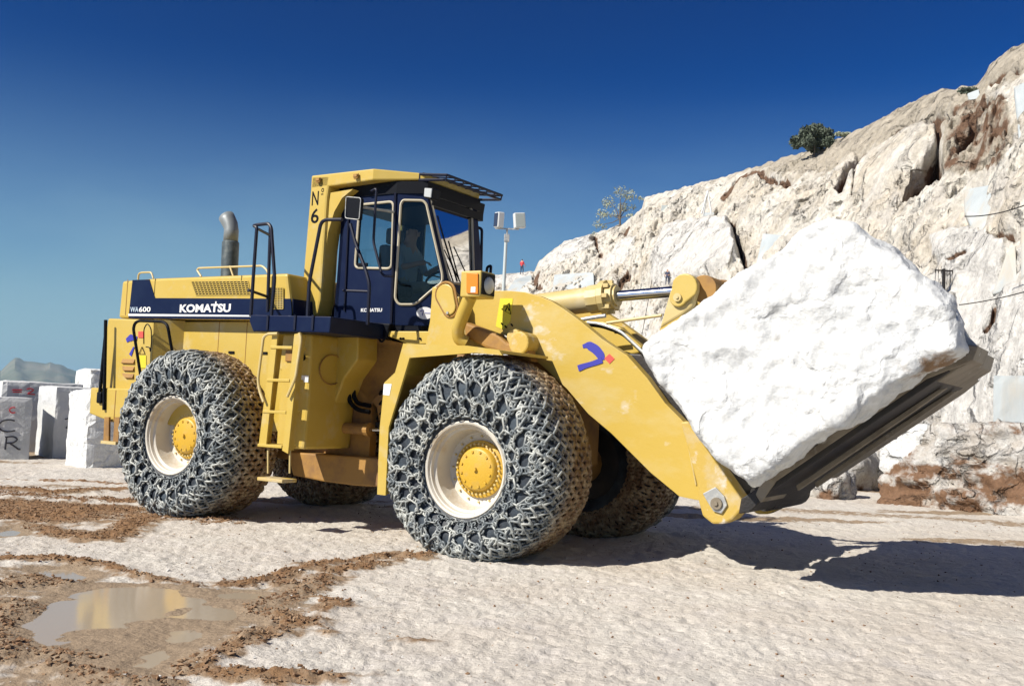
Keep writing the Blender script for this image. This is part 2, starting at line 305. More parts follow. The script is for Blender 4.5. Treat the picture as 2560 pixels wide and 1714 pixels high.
def xbox(bm, c, s, R=None):
    R = R or Matrix.Identity(3); c = Vector(c)
    A = [c+R@Vector((i*s[0]/2, -s[1]/2, k*s[2]/2)) for i, k in ((-1, -1), (1, -1), (1, 1), (-1, 1))]
    B = [c+R@Vector((i*s[0]/2, s[1]/2, k*s[2]/2)) for i, k in ((-1, -1), (1, -1), (1, 1), (-1, 1))]
    prism3(bm, A, B)
def tube(bm, pts, r, seg=10, cap=True):
    pts = [Vector(p) for p in pts]; rs = r if isinstance(r, (list, tuple)) else [r]*len(pts)
    rings = []; up = None
    for i, p in enumerate(pts):
        if i == 0: d = pts[1]-p
        elif i == len(pts)-1: d = p-pts[-2]
        else: d = (pts[i+1]-p).normalized()+(p-pts[i-1]).normalized()
        d.normalize()
        if up is None:
            up = Vector((0, 0, 1)) if abs(d.z) < .9 else Vector((1, 0, 0))
        s = d.cross(up).normalized(); up = s.cross(d).normalized()
        rings.append([bm.verts.new(p+(s*math.cos(2*math.pi*k/seg)+up*math.sin(2*math.pi*k/seg))*rs[i]) for k in range(seg)])
    for a, b in zip(rings[:-1], rings[1:]):
        for k in range(seg): face(bm, (a[k], a[(k+1) % seg], b[(k+1) % seg], b[k]))
    if cap: face(bm, rings[0][::-1]); face(bm, rings[-1])
def rnd(pts, rad=.06, n=4):
    pts = [Vector(p) for p in pts]; out = [pts[0]]
    for a, b, c in zip(pts[:-2], pts[1:-1], pts[2:]):
        d1 = a-b; d2 = c-b; r = min(rad, d1.length*.45, d2.length*.45)
        p = b+d1.normalized()*r; q = b+d2.normalized()*r
        for i in range(n+1):
            t = i/n; out.append(p*(1-t)**2+b*2*t*(1-t)+q*t*t)
    return out+[pts[-1]]
def rndc(pts, rad, n=4):
    pts = [Vector(p) for p in pts]; out = []; N = len(pts)
    for i in range(N):
        a, b, c = pts[i-1], pts[i], pts[(i+1) % N]; d1 = a-b; d2 = c-b; r = min(rad, d1.length*.45, d2.length*.45)
        p = b+d1.normalized()*r; q = b+d2.normalized()*r
        for k in range(n+1):
            t = k/n; out.append(p*(1-t)**2+b*2*t*(1-t)+q*t*t)
    return out
def lathe(bm, prof, seg=48, axis='Y', closed=False):
    rings = []
    for r, y in prof:
        rings.append([bm.verts.new((r*math.cos(2*math.pi*k/seg), y, r*math.sin(2*math.pi*k/seg))) for k in range(seg)])
    for a, b in zip(rings[:-1], rings[1:]):
        for k in range(seg): face(bm, (a[k], a[(k+1) % seg], b[(k+1) % seg], b[k]))
    if prof[0][0] < .002: pass
    if not closed:
        face(bm, rings[0]); face(bm, rings[-1][::-1])
def cyl(bm, a, b, r, seg=20): tube(bm, [a, b], r, seg)
def P3(name, Y): return [(x, Y, z) for x, z in TR[name]]
def xz(name): return TR[name]
def text(name, s, x, y, z, w, hgt, mt, parent, ext=.002, bold=0., slant=0.):
    cu = bpy.data.curves.new('t', 'FONT'); cu.body = s; cu.extrude = ext; cu.offset = bold; cu.resolution_u = 3; cu.shear = slant
    t = bpy.data.objects.new('t', cu); COL.objects.link(t); dg = bpy.context.evaluated_depsgraph_get(); dg.update()
    me = bpy.data.meshes.new_from_object(t.evaluated_get(dg)); bpy.data.objects.remove(t)
    c = np.array([v.co for v in me.vertices]); mn = c.min(0); mxx = c.max(0)
    c[:, 0] = (c[:, 0]-mn[0])/(mxx[0]-mn[0])*w; c[:, 1] = (c[:, 1]-mn[1])/(mxx[1]-mn[1])*hgt
    out = np.stack([c[:, 0]+x, y-c[:, 2], c[:, 1]+z], 1)
    me.vertices.foreach_set('co', out.astype(np.float32).ravel()); me.update(); me.materials.clear()
    return link(name, me, parent, mt)
def holed(bm, outer, hole, th):
    """flat plate with a hole; th = thickness vector"""
    th = Vector(th)
    for off in (Vector((0, 0, 0)), th):
        vo = [bm.verts.new(Vector(p)+off) for p in outer]; vh = [bm.verts.new(Vector(p)+off) for p in hole]
        es = [bm.edges.new((vo[i], vo[(i+1) % len(vo)])) for i in range(len(vo))]+[bm.edges.new((vh[i], vh[(i+1) % len(vh)])) for i in range(len(vh))]
        bmesh.ops.triangle_fill(bm, edges=es, use_beauty=True)
    for ring in (outer, hole):
        n = len(ring)
        for i in range(n):
            a = Vector(ring[i]); b = Vector(ring[(i+1) % n])
            face(bm, [bm.verts.new(v) for v in (a, b, b+th, a+th)])
def rock_mesh(bm, voxel, amp, scale, seed=0, mt=None, name='rock', parent=None, octv=5, smooth_it=3, ridge=0., stretch=(1, 1, 1), attrs=None, flat=None, floor=None):
    bmesh.ops.recalc_face_normals(bm, faces=bm.faces)
    me = bpy.data.meshes.new('tmp'); bm.to_mesh(me); bm.free(); t = bpy.data.objects.new('tmp', me); COL.objects.link(t)
    r = t.modifiers.new('r', 'REMESH'); r.mode = 'VOXEL'; r.voxel_size = voxel
    s = t.modifiers.new('s', 'SMOOTH'); s.iterations = smooth_it; s.factor = .5
    dg = bpy.context.evaluated_depsgraph_get(); dg.update()
    m2 = bpy.data.meshes.new_from_object(t.evaluated_get(dg)); bpy.data.objects.remove(t)
    n = len(m2.vertices); V = np.zeros(n*3, np.float32); m2.vertices.foreach_get('co', V); V = V.reshape(-1, 3).astype(float)
    Nn = np.zeros(n*3, np.float32); m2.vertex_normals.foreach_get('vector', Nn); Nn = Nn.reshape(-1, 3)
    Q = V*np.array(stretch)/scale
    d = fbm(Q, octv, seed)
    if ridge: d = d+ridge*fbm(Q*1.7+9, 4, seed+50, ridge=True)
    k = amp if flat is None else amp*flat(V, Nn)
    V2 = V+Nn*(d*k)[:, None]
    if floor is not None: V2[:, 2] = np.maximum(V2[:, 2], floor)
    m2.vertices.foreach_set('co', V2.astype(np.float32).ravel()); m2.update(); m2.materials.clear()
    for p in m2.polygons: p.use_smooth = True
    for an, fn in (attrs or {}).items():
        a = m2.attributes.new(an, 'FLOAT', 'POINT'); a.data.foreach_set('value', fn(V, Nn, d).astype(np.float32))
    m2.name = name
    return link(name, m2, parent, mt)
def attr_node(nt, nm):
    a = nt.nodes.new('ShaderNodeAttribute'); a.attribute_name = nm; return a.outputs['Fac']
def ground_mat(name, layers, base, rough=.9, bump=.02, bscale=8., spec=.2, varc=None, vscale=2., coord='Object', fine=60., fineamt=.12, wet=None, mid=None, crack=None):
    """base colour + attribute driven layers [(attr, colour, noise_scale)] broken up by noise"""
    m, nt, b = nodes_mat(name); tc = nt.nodes.new('ShaderNodeTexCoord'); src = tc.outputs[coord]
    b.inputs['Roughness'].default_value = rough; b.inputs['Specular IOR Level'].default_value = spec
    def noise(sc, det=8, ro=.6):
        n = nt.nodes.new('ShaderNodeTexNoise'); n.inputs['Scale'].default_value = sc; n.inputs['Detail'].default_value = det; n.inputs['Roughness'].default_value = ro
        nt.links.new(src, n.inputs['Vector']); return n.outputs['Fac']
    def rng(v, a, bb, c=0, d=1):
        r = nt.nodes.new('ShaderNodeMapRange'); r.inputs['From Min'].default_value = a; r.inputs['From Max'].default_value = bb
        r.inputs['To Min'].default_value = c; r.inputs['To Max'].default_value = d; nt.links.new(v, r.inputs['Value']); return r.outputs[0]
    def mix(f, a, bb, mode='MIX'):
        x = nt.nodes.new('ShaderNodeMixRGB'); x.blend_type = mode
        if hasattr(f, 'links') or not isinstance(f, (int, float)): nt.links.new(f, x.inputs[0])
        else: x.inputs[0].default_value = f
        for i, v in ((1, a), (2, bb)):
            if isinstance(v, tuple): x.inputs[i].default_value = (*v, 1)
            else: nt.links.new(v, x.inputs[i])
        return x.outputs[0]
    c = base
    if varc: c = mix(rng(noise(vscale), .42, .62), base, varc)
    if mid: c = mix(rng(noise(mid[1], 4), mid[2], mid[3]), c, mid[0])
    for at, colr, ns in layers:
        a = attr_node(nt, at); n = noise(ns)
        ad = nt.nodes.new('ShaderNodeMath'); ad.operation = 'MULTIPLY_ADD'; nt.links.new(n, ad.inputs[0]); ad.inputs[1].default_value = 1.3; ad.inputs[2].default_value = -.65
        s2 = nt.nodes.new('ShaderNodeMath'); s2.operation = 'ADD'; nt.links.new(a, s2.inputs[0]); nt.links.new(ad.outputs[0], s2.inputs[1])
        c = mix(rng(s2.outputs[0], .4, .62), c, colr)
    fn = noise(fine, 6, .7)
    c = mix(1., c, mix(rng(fn, .3, .7), (1-fineamt,)*3, (1+fineamt*.4,)*3), 'MULTIPLY')
    crk = None
    if crack:
        wn = nt.nodes.new('ShaderNodeTexNoise'); wn.inputs['Scale'].default_value = crack[0]*1.5; wn.inputs['Detail'].default_value = 5; nt.links.new(src, wn.inputs['Vector'])
        vm = nt.nodes.new('ShaderNodeVectorMath'); vm.operation = 'MULTIPLY_ADD'; nt.links.new(wn.outputs['Color'], vm.inputs[0]); vm.inputs[1].default_value = (1.1/crack[0],)*3; nt.links.new(src, vm.inputs[2])
        vo = nt.nodes.new('ShaderNodeTexVoronoi'); vo.feature = 'DISTANCE_TO_EDGE'; vo.inputs['Scale'].default_value = crack[0]; nt.links.new(vm.outputs[0], vo.inputs['Vector'])
        crk = rng(vo.outputs['Distance'], 0, .10)
        brk = rng(noise(crack[0]*.8, 4), .45, .6)
        k_ = nt.nodes.new('ShaderNodeMath'); k_.operation = 'MAXIMUM'; nt.links.new(crk, k_.inputs[0]); nt.links.new(brk, k_.inputs[1]); crk = k_.outputs[0]
        c = mix(1., c, mix(rng(crk, 0, .6), (crack[2],)*3, (1, 1, 1)), 'MULTIPLY')
    nt.links.new(c, b.inputs['Base Color'])
    bn = nt.nodes.new('ShaderNodeBump'); bn.inputs['Distance'].default_value = bump; bn.inputs['Strength'].default_value = 1
    nt.links.new(noise(bscale, 12, .62), bn.inputs['Height']); nt.links.new(bn.outputs[0], b.inputs['Normal'])
    if crk is not None:
        b2 = nt.nodes.new('ShaderNodeBump'); b2.inputs['Distance'].default_value = crack[1]; b2.inputs['Strength'].default_value = 1; nt.links.new(crk, b2.inputs['Height']); nt.links.new(bn.outputs[0], b2.inputs['Normal']); nt.links.new(b2.outputs[0], b.inputs['Normal'])
    if wet:
        nt.links.new(rng(attr_node(nt, wet), .3, .7, rough, .22), b.inputs['Roughness'])
    return m
# ------------------------------------------------------------ materials of the setting
M_ground = ground_mat('quarry_dust', [('wet', (.27, .19, .12), 4.), ('mud', (.24, .142, .073), 9.), ('silt', (.29, .22, .15), 6.)], (.56, .53, .475), rough=.92, bump=.05, bscale=7., varc=(.50, .455, .395), vscale=.55, fine=45, fineamt=.2, mid=((.53, .50, .46), 2.2, .5, .7))
M_plain = mat('far_plain', (.34, .30, .22), .95, col2=(.2, .2, .12), scale=.01)
M_hill = ground_mat('quarry_rock', [('tan', (.36, .325, .265), .5), ('white', (.54, .53, .50), 1.2), ('brown', (.14, .085, .055), 1.5)], (.56, .54, .485), rough=.95, bump=.35, bscale=.9, varc=(.48, .435, .36), vscale=.35, fine=3.2, fineamt=.36, crack=(.32, .22, .86), mid=((.49, .465, .42), .9, .5, .64))
M_marble = ground_mat('rough_marble', [('stain', (.24, .155, .09), 5.)], (.63, .645, .64), rough=.75, bump=.032, bscale=6., spec=.3, varc=(.57, .59, .595), vscale=1.5, fine=14, fineamt=.22, mid=((.50, .47, .41), 2.2, .66, .8), crack=(1.5, .016, .88))
M_sawn = mat('sawn_marble', (.40, .44, .45), .6, col2=(.33, .37, .385), scale=.9, bump=.03, bscale=3, col3=(.42, .38, .31), scale3=.8, lo3=.5, hi3=.68, stretch=(1, 1, .35))
M_block = mat('marble_block', (.50, .51, .51), .75, col2=(.42, .44, .44), scale=1.6, bump=.012, bscale=14, col3=(.52, .52, .51), scale3=5, lo3=.55, hi3=.7)
M_mtn = mat('far_mountain', (.10, .12, .08), .95, col2=(.2, .19, .14), scale=.004)
M_strata = ground_mat('brown_strata_rock', [('smooth', (.58, .59, .58), 3.), ('brown', (.17, .10, .06), 3.5)], (.48, .475, .455), rough=.9, bump=.06, bscale=5., varc=(.36, .33, .29), vscale=2.2, fine=20, fineamt=.3, crack=(1.3, .08, .5))
red = mat('red_paint', (.5, .02, .03), .6); blackp = mat('black_paint', (.02, .02, .03), .6)

# ------------------------------------------------------------ projects world points to image pixels (lays pixel-traced cracks and patches on the slope)
CX, CY, CZ = [np.array(TR['N'][k]) for k in ('camx', 'camy', 'camz')]
def px_of(V):
    d = V-np.array([0, 0, 1.519]); z = -(d@CZ); z = np.where(z < .1, .1, z)
    return np.stack([1280+2518*(d@CX)/z, 857-2518*(d@CY)/z], 1)
def Z10(*p): return [(1800+x*.4592, 80+y*.4592) for x, y in p]
def Z9(*p): return [(1200+x*.2989, 450+y*.2989) for x, y in p]
def Z8(*p): return [(1750+x*.4465, 650+y*.4465) for x, y in p]

# ------------------------------------------------------------ ground
def make_ground():
    ys = list(np.arange(1.0, 4.4, .05))+[4.42]
    while ys[-1] < 120: ys.append(ys[-1]*1.0062)
    ys = np.array(ys+[150, 200, 300]); az = np.tan(np.radians(np.linspace(-46, 46, 760)))
    # finer towards the middle of the view
    Y, A = np.meshgrid(ys, az, indexing='ij'); X = (Y+3.5*np.exp(-Y/9))*A; P2 = np.stack([X.ravel(), Y.ravel()], 1); P3_ = np.c_[P2, np.zeros(len(P2))]
    rag = .11*fbm(P3_*2.2, 4, 5)+.05*fbm(P3_*9, 3, 6)
    wid = dict(m1=.10, m2=.14, m3=.15, m4=.75, m5=.6, m6=.28, m7=.2, m8=.28, m9=.14, m10=.08, m11=.09, m12=.2, m13=.1, m14=.05, m15=.22)
    mud = np.full(len(P2), -9.)
    for k, w in wid.items():
        d = seg_dist(P2, TR[k]); dist = np.minimum(1, np.hypot(P2[:, 0], P2[:, 1])/8)
        mud = np.maximum(mud, (w*.72-d+rag*1.5*dist)/max(.10, w*.5))
    mudw = np.clip(mud*.22+.62, 0, .8); mud = np.clip(mud*.42+.46, 0, 1)
    # wheel tracks of brown mud going back to the left, seen at a low angle
    for (a, b, w) in (((-9, 13.6), (-3.6, 12.6), .35), ((-11, 15.5), (-4, 14.3), .3), ((-12, 18), (-5, 17.0), .25)):
        mud = np.maximum(mud, np.clip((w-seg_dist(P2, [a, b])+rag*3)/.3*.5+.35, 0, .9))
    inp = inside(P2, TR['pud']); dp = seg_dist(P2, TR['pud'], True); sp = np.where(inp, dp, -dp)+rag*.35
    in2 = inside(P2, TR['pud2']); d2 = seg_dist(P2, TR['pud2'], True); s2 = np.where(in2, d2, -d2)+rag*.3
    in3 = inside(P2, TR['pud3']); d3 = seg_dist(P2, TR['pud3'], True); s3 = np.where(in3, d3, -d3)+rag*.2
    spa = np.maximum(np.maximum(sp, s2), s3)
    silt = np.clip(sstep(-.35, .02, spa)*1.0, 0, 1)
    tn = seg_dist(P2, TR['tan_r']); silt = np.maximum(silt, np.clip(.75-tn/1.1+rag*2, 0, .62))
    silt = np.maximum(silt, sstep(.1, .5, fbm(P3_*[.25, .9, 1], 4, 77))*.75*sstep(11.5, 14, Y.ravel()))
    tz = TR['tanzone']; ti = inside(P2, tz); dz_ = seg_dist(P2, tz, True)*np.where(ti, 1, -1)+rag*2; silt = np.maximum(silt, sstep(-.12, .15, dz_)*.62)
    far = sstep(60, 110, Y.ravel())
    z = .035*fbm(P3_*.45, 3, 1)+.022*fbm(P3_*1.6, 3, 2)+.016*fbm(P3_*5.5, 3, 3)+.009*fbm(P3_*17, 3, 4)
    # small pits and tread marks in the pressed dust
    z += -.011*np.clip(fbm(P3_*13, 2, 9)-.12, 0, 1)*2 + .006*fbm(P3_*34, 2, 10)
    z += mud*(.022+.035*np.abs(fbm(P3_*8, 3, 11))+.03*np.abs(fbm(P3_*21, 2, 12)))
    # tracks in front of the front wheels: fine herringbone of the chains
    u = P3_@np.array([*TR['N']['F'][:2], 0])*1.0; v = P3_@np.array([*TR['N']['L'][:2], 0])
    band = np.exp(-((v-10.0)/1.2)**2)
    z += .006*np.sin(u*22+np.sin(v*9)*2)*np.sin(v*17)*band*(1-mud)
    z = z*(1-far)
    z = np.where(spa > -.25, z*(1-sstep(-.25, .0, spa)*.85)-(.0235-.02*fbm(P3_*[1.6, 2.6, 1], 3, 91)-.012*sstep(-2.9, -2.2, P2[:, 0]))*sstep(-.12, .12, spa), z)
    V = np.c_[X.ravel(), Y.ravel(), z]
    n, mm = X.shape; i = np.arange(n*mm).reshape(n, mm)
    F = np.stack([i[:-1, :-1], i[:-1, 1:], i[1:, 1:], i[1:, :-1]], -1).reshape(-1, 4)
    g = np_mesh('ground', V, F, M_ground, attrs=dict(mud=mud*(.80+.35*fbm(P3_*[3.5, 5, 1], 3, 93)), wet=np.clip(mudw, 0, 1), silt=silt)); tag(g, kind='structure')
    return P2, mud, spa, z
GP, GMUD, GSPA, GZ = make_ground()
bm = BM(); bmesh.ops.create_circle(bm, cap_ends=True, segments=64, radius=6000, matrix=Matrix.Translation((0, 0, -.13)))
pl = obj('ground_plain', bm, M_ground); tag(pl, kind='structure')
# the floor right behind the camera and to its sides (joins the near ground)
# puddle water
mw, ntw, bw = nodes_mat('puddle_water')
bw.inputs['Base Color'].default_value = (.36, .30, .22, 1); bw.inputs['Roughness'].default_value = .10; bw.inputs['IOR'].default_value = 1.33; bw.inputs['Specular IOR Level'].default_value = .5
n_ = ntw.nodes.new('ShaderNodeTexNoise'); n_.inputs['Scale'].default_value = 5; n_.inputs['Detail'].default_value = 3
b_ = ntw.nodes.new('ShaderNodeBump'); b_.inputs['Distance'].default_value = .0006; tcw = ntw.nodes.new('ShaderNodeTexCoord')
ntw.links.new(tcw.outputs['Object'], n_.inputs['Vector']); ntw.links.new(n_.outputs['Fac'], b_.inputs['Height']); ntw.links.new(b_.outputs[0], bw.inputs['Normal'])
for nm, sc in (('pud', 1.0), ('pud2', 1.0), ('pud3', 1.0)):
    bm = BM(); P = TR[nm]; c = np.mean(P, 0)
    face(bm, [bm.verts.new((c[0]+(x-c[0])*1.12, c[1]+(y-c[1])*1.12, -.014)) for x, y in P])
    o = obj('puddle', bm, mw); tag(o, kind='structure')

# clods and pebbles
def scatter(name, mt, n, sel, smin, smax, seed, kind='stuff'):
    rs = np.random.RandomState(seed); idx = np.where(sel)[0]
    w = np.hypot(GP[idx, 0], GP[idx, 1])**1.3; idx = rs.choice(idx, n, p=w/w.sum())
    base = np.array([(1, 0, 0), (0, 1, 0), (-1, 0, 0), (0, -1, 0), (0, 0, 1), (0, 0, -1)], float)
    tri = np.array([(0, 1, 4), (1, 2, 4), (2, 3, 4), (3, 0, 4), (1, 0, 5), (2, 1, 5), (3, 2, 5), (0, 3, 5)])
    s = smin*(smax/smin)**(rs.rand(n)**2.2); P = GP[idx]+rs.normal(0, .02, (n, 2))
    V = base[None]*s[:, None, None]*rs.uniform(.55, 1.25, (n, 6, 1))+rs.normal(0, .22, (n, 6, 3))*s[:, None, None]
    q = rs.normal(size=(n, 4)); q /= np.linalg.norm(q, axis=1)[:, None]; w_, x_, y_, z_ = q.T
    Rm = np.stack([1-2*(y_*y_+z_*z_), 2*(x_*y_-z_*w_), 2*(x_*z_+y_*w_), 2*(x_*y_+z_*w_), 1-2*(x_*x_+z_*z_), 2*(y_*z_-x_*w_), 2*(x_*z_-y_*w_), 2*(y_*z_+x_*w_), 1-2*(x_*x_+y_*y_)], -1).reshape(n, 3, 3)
    V = np.einsum('nij,nkj->nki', Rm, V)*np.array([1, 1, .65]); V = (V+np.concatenate([P, (GZ[idx]+s*.25)[:, None]], 1)[:, None, :]).reshape(-1, 3)
    F = (tri[None]+np.arange(n)[:, None, None]*6).reshape(-1, 3)
    o = np_mesh(name, V, F, mt, smooth=False); tag(o, kind='stuff'); return o
M_clod = mat('mud_clod', (.18, .10, .05), .9, col2=(.31, .215, .13), scale=5)
M_peb = mat('pebble', (.45, .36, .26), .85, col2=(.7, .66, .6), scale=3, lo=.4, hi=.6)
M_chip = mat('white_chip', (.52, .51, .48), .8)
near = (GP[:, 1] > 4.5) & (GP[:, 1] < 16)
clods = scatter('mud_clods', M_clod, 15000, near & (GMUD > .45) & (GSPA < -.02), .006, .024, 1)
peb = scatter('loose_pebbles', M_clod, 6000, near & (GMUD < .4) & (GSPA < -.05), .003, .016, 2)
chips = scatter('marble_chips', M_chip, 1600, near & (GSPA < -.02) & (GP[:, 0] < 1), .003, .018, 3)

# ------------------------------------------------------------ quarry hillside
def make_hill():
    sky = [(-.26, .0), (-.2, .02), (-.15, .09), (-.09, .125)]+[(r[0]/r[1], r[2]) for r in TR['R']['sky']]+[(.95, .40), (1.4, .42)]
    sx_ = [math.atan(a) for a, b in sky]; se = [b for a, b in sky]
    az = np.concatenate([np.linspace(math.radians(-14), math.radians(-2), 60, endpoint=False), np.linspace(math.radians(-2), math.radians(29), 640, endpoint=False), np.linspace(math.radians(29), math.radians(52), 60)])
    t = np.concatenate([np.linspace(0, 1, 250), 1+np.linspace(.02, 1, 12)**2*1.5])
    A, T = np.meshgrid(az, t, indexing='ij'); el = np.interp(A, sx_, se)+.004*(A > .3)
    Dc = np.interp(A, np.radians([-14, 0, 5, 15, 27, 52]), [110, 95, 84, 60, 42, 26]); Db = Dc*np.interp(A, np.radians([-14, 0, 27, 52]), [.7, .66, .58, .5])
    Hc = el*Dc+1.519*(el > .01)
    Tc = np.minimum(T, 1)
    D = Db+(Dc-Db)*Tc**1.25; Z = Hc*Tc**.92-.15; ex = np.maximum(T-1, 0); D = D+ex*Dc*.8; Z = Z-ex*Hc*.12-.6*ex
    V = np.stack([D*np.sin(A), D*np.cos(A), Z], -1).reshape(-1, 3); Tf = Tc.ravel(); af = A.ravel()
    outd = -np.stack([np.sin(af), np.cos(af), np.full(len(af), -.55)], 1); outd /= np.linalg.norm(outd, axis=1)[:, None]
    pxy = px_of(V)
    env = np.sin(np.pi*np.clip(Tf, 0, 1))**.5*(ex.ravel() <= 0); env = np.maximum(env, .0)
    sc = (D.ravel()/60)
    d = 1.1*fbm(V*.11, 4, 21, ridge=True)+.55*fbm(V*[.5, .5, .8], 4, 22, ridge=True)+.34*fbm(V*2.0, 3, 23)+.16*fbm(V*5, 2, 24)-.5*np.clip(fbm(V*[1.1, 1.1, 1.6], 3, 28)-.22, 0, 1)*2
    d = d*(.25+.75*env)*np.clip(sc, .6, 1.4)
    edge = .12*fbm(V*1.3, 3, 29)*4
    V[:, 2] += np.where((Tf > .93), edge*.35, 0)
    def near_px(poly, w): return seg_dist(pxy, poly)/w
    brown = np.zeros(len(V)); dep = np.zeros(len(V))
    jit = 9*fbm(V*.6, 3, 31)
    for poly, w, dd in ((Z10((650, 900), (690, 800), (760, 700), (860, 640), (930, 600), (990, 550), (1060, 510), (1130, 490)), 8, 1.3),
                        (Z10((735, 790), (715, 930)), 3.5, .5), (Z10((20, 900), (100, 820), (200, 785), (280, 830), (370, 845)), 9, .5),
                        (Z10((1160, 490), (1260, 490)), 12, .9), (Z10((1185, 520), (1190, 580)), 6, .6), (Z10((1330, 640), (1390, 560)), 9, .7),
                        (Z10((1480, 290), (1560, 240), (1620, 230)), 9, .7), (Z10((1390, 470), (1440, 440), (1550, 390)), 7, .4),
                        (Z9((2110, 400), (2130, 520), (2190, 640), (2230, 780)), 6, .9), (Z9((965, 500), (975, 590), (1010, 650)), 5, .4),
                        (Z9((1240, 400), (1215, 460)), 5, .5), (Z9((1170, 900), (1240, 820)), 7, .6), (Z10((1230, 1090), (1290, 1130)), 6, .5),
                        (Z10((1520, 1140), (1590, 1150)), 8, .5), (Z10((1240, 1310), (1330, 1270)), 4, .3), (Z10((1480, 560), (1560, 540), (1560, 600), (1490, 610)), 3.5, .3),
                        (Z8((1600, 440), (1640, 380), (1650, 310)), 4, .4), (Z9((480, 830), (470, 900), (500, 940)), 6, .4)):
        k = np.exp(-(np.maximum(seg_dist(pxy, poly)+jit*.5, 0)/w)**2); dep += k*dd; brown = np.maximum(brown, k*1.1)
    pol = Z10((1000, 910), (1050, 780), (1110, 720), (1160, 650), (1190, 590), (1215, 700), (1205, 800), (1100, 860))
    i_ = inside(pxy, pol); k = sstep(-4, 9, np.where(i_, 1, -1)*seg_dist(pxy, pol, True)); dep += k*2.2; brown = np.maximum(brown, k)
    # the big loose slab left of the dark recess stands proud
    slab = Z10((770, 700), (990, 560), (1130, 500), (1185, 580), (1150, 690), (1050, 780), (990, 910), (730, 940), (735, 790))
    i_ = inside(pxy, slab); k = sstep(0, 40, np.where(i_, 1, -1)*seg_dist(pxy, slab, True)); d = d*(1-.6*k)+k*.8
    white = np.zeros(len(V)); tan = np.zeros(len(V))
    for pol, bul in ((Z9((1500, 450), (1700, 400), (2090, 400), (2140, 560), (2200, 760), (2100, 900), (1700, 1000), (1380, 1000), (1400, 700)), 1.8),
                     (Z9((1000, 680), (1180, 500), (1340, 480), (1330, 640), (1280, 740), (1150, 800), (960, 800)), 1.0),
                     (Z9((470, 760), (560, 620), (800, 460), (950, 450), (970, 600), (850, 720), (700, 780), (480, 860)), .8),
                     (Z9((0, 780), (440, 750), (460, 960), (0, 960)), .5),
                     (Z10((1100, 1150), (1350, 1100), (1570, 1200), (1560, 1400), (1400, 1500), (1200, 1420)), .6),
                     (Z8((1400, 60), (1814, 150), (1814, 400), (1700, 520), (1640, 600), (1560, 500)), .3)):
        i_ = inside(pxy, pol); sd_ = np.where(i_, 1, -1)*seg_dist(pxy, pol, True)+jit; k = sstep(-5, 25, sd_)
        d = d*(1-.65*k)+k*bul; white = np.maximum(white, k)
    pol = Z10((1190, 470), (1330, 380), (1560, 380), (1600, 600), (1560, 800), (1300, 830), (1200, 800))
    i_ = inside(pxy, pol); tan = sstep(-12, 25, np.where(i_, 1, -1)*seg_dist(pxy, pol, True)+jit*1.5)
    brown = np.maximum(brown, tan*.42+tan*.35*fbm(V*.7, 4, 41, ridge=True))
    d = d+tan*.5*fbm(V*1.1, 4, 43, ridge=True)
    tan = np.maximum(tan, sstep(.72, .98, Tf+.1*fbm(V*.2, 3, 44))*.85*sstep(1700, 2100, pxy[:, 0])+.25)
    white = np.maximum(white, sstep(.62, .2, Tf+.15*fbm(V*.15, 3, 45))*.75)
    V = V+outd*((d-dep)*(ex.ravel() <= 0)*np.clip((1.0-Tf)*14, .12, 1)*np.clip(Tf*10, 0.2, 1))[:, None]
    n, mm = A.shape; i = np.arange(n*mm).reshape(n, mm)
    F = np.stack([i[:-1, :-1], i[1:, :-1], i[1:, 1:], i[:-1, 1:]], -1).reshape(-1, 4)
    globals()['HPX'] = px_of(V); globals()['HD'] = np.hypot(V[:, 0], V[:, 1])
    h = np_mesh('quarry_hill', V, F, M_hill, attrs=dict(brown=brown, white=white, tan=tan)); tag(h, kind='structure')
    return h
hill = make_hill()
def dir_of(px, py):
    v = CX*((px-1280)/2518)-CY*((py-857)/2518)-CZ; return v/math.hypot(v[0], v[1])
def at_dist(px, py, D): v = dir_of(px, py); return Vector((v[0]*D, v[1]*D, 1.519+v[2]*D))
# flat sawn faces standing out of the slope (thick benches of rock)
def sawn(pts, Ds, back=4.0, mt=None):
    Ds = []
    for p in pts:
        q = ((HPX-np.array(p))**2).sum(1); k = np.argsort(q)[:40]; Ds.append(float(np.median(HD[k])))
    mD = float(np.mean(Ds)); Ds = [.5*(D_+mD)*.994 for D_ in Ds]
    A = [at_dist(x, y, D) for (x, y), D in zip(pts, Ds)]; c = sum(A, Vector())/len(A); dn = Vector((c.x, c.y, 0)).normalized()
    bm = BM(); prism3(bm, A, [p+dn*back+Vector((0, 0, -.3)) for p in A]); bmesh.ops.recalc_face_normals(bm, faces=bm.faces)
    o = obj('sawn_face', bm, mt or M_sawn, hill, bevel=.05); return o
sawn(Z10((1325, 855), (1700, 790), (1700, 1050), (1380, 1090), (1330, 980)), [31, 27, 26, 30, 30.5])
sawn(Z10((235, 1095), (435, 1110), (330, 1300), (190, 1290)), [42, 40, 39, 42])
sawn(Z10((1600, 300), (1720, 240), (1720, 620), (1630, 620)), [32, 31, 29, 31])
sawn(Z10((1345, 335), (1410, 310), (1420, 360), (1355, 370)), [39, 38, 38, 39])
sawn(Z10((1560, 1200), (1610, 1160), (1620, 1390), (1480, 1430)), [27, 26, 25, 27])
sawn(Z10((1635, 1060), (1720, 1050), (1720, 1390), (1640, 1390)), [25.5, 25, 24, 25])
sawn(Z9((620, 790), (950, 770), (960, 980), (600, 980)), [56, 55, 54, 56])
sawn(Z9((290, 830), (430, 790), (450, 960), (200, 960)), [70, 69, 66, 68])
sawn(Z9((1870, 270), (1960, 270), (1965, 385), (1870, 385)), [46, 46, 46, 46], 2)
sawn(Z9((1625, 370), (1710, 365), (1710, 415), (1620, 420)), [48, 48, 47, 47], 1.5)
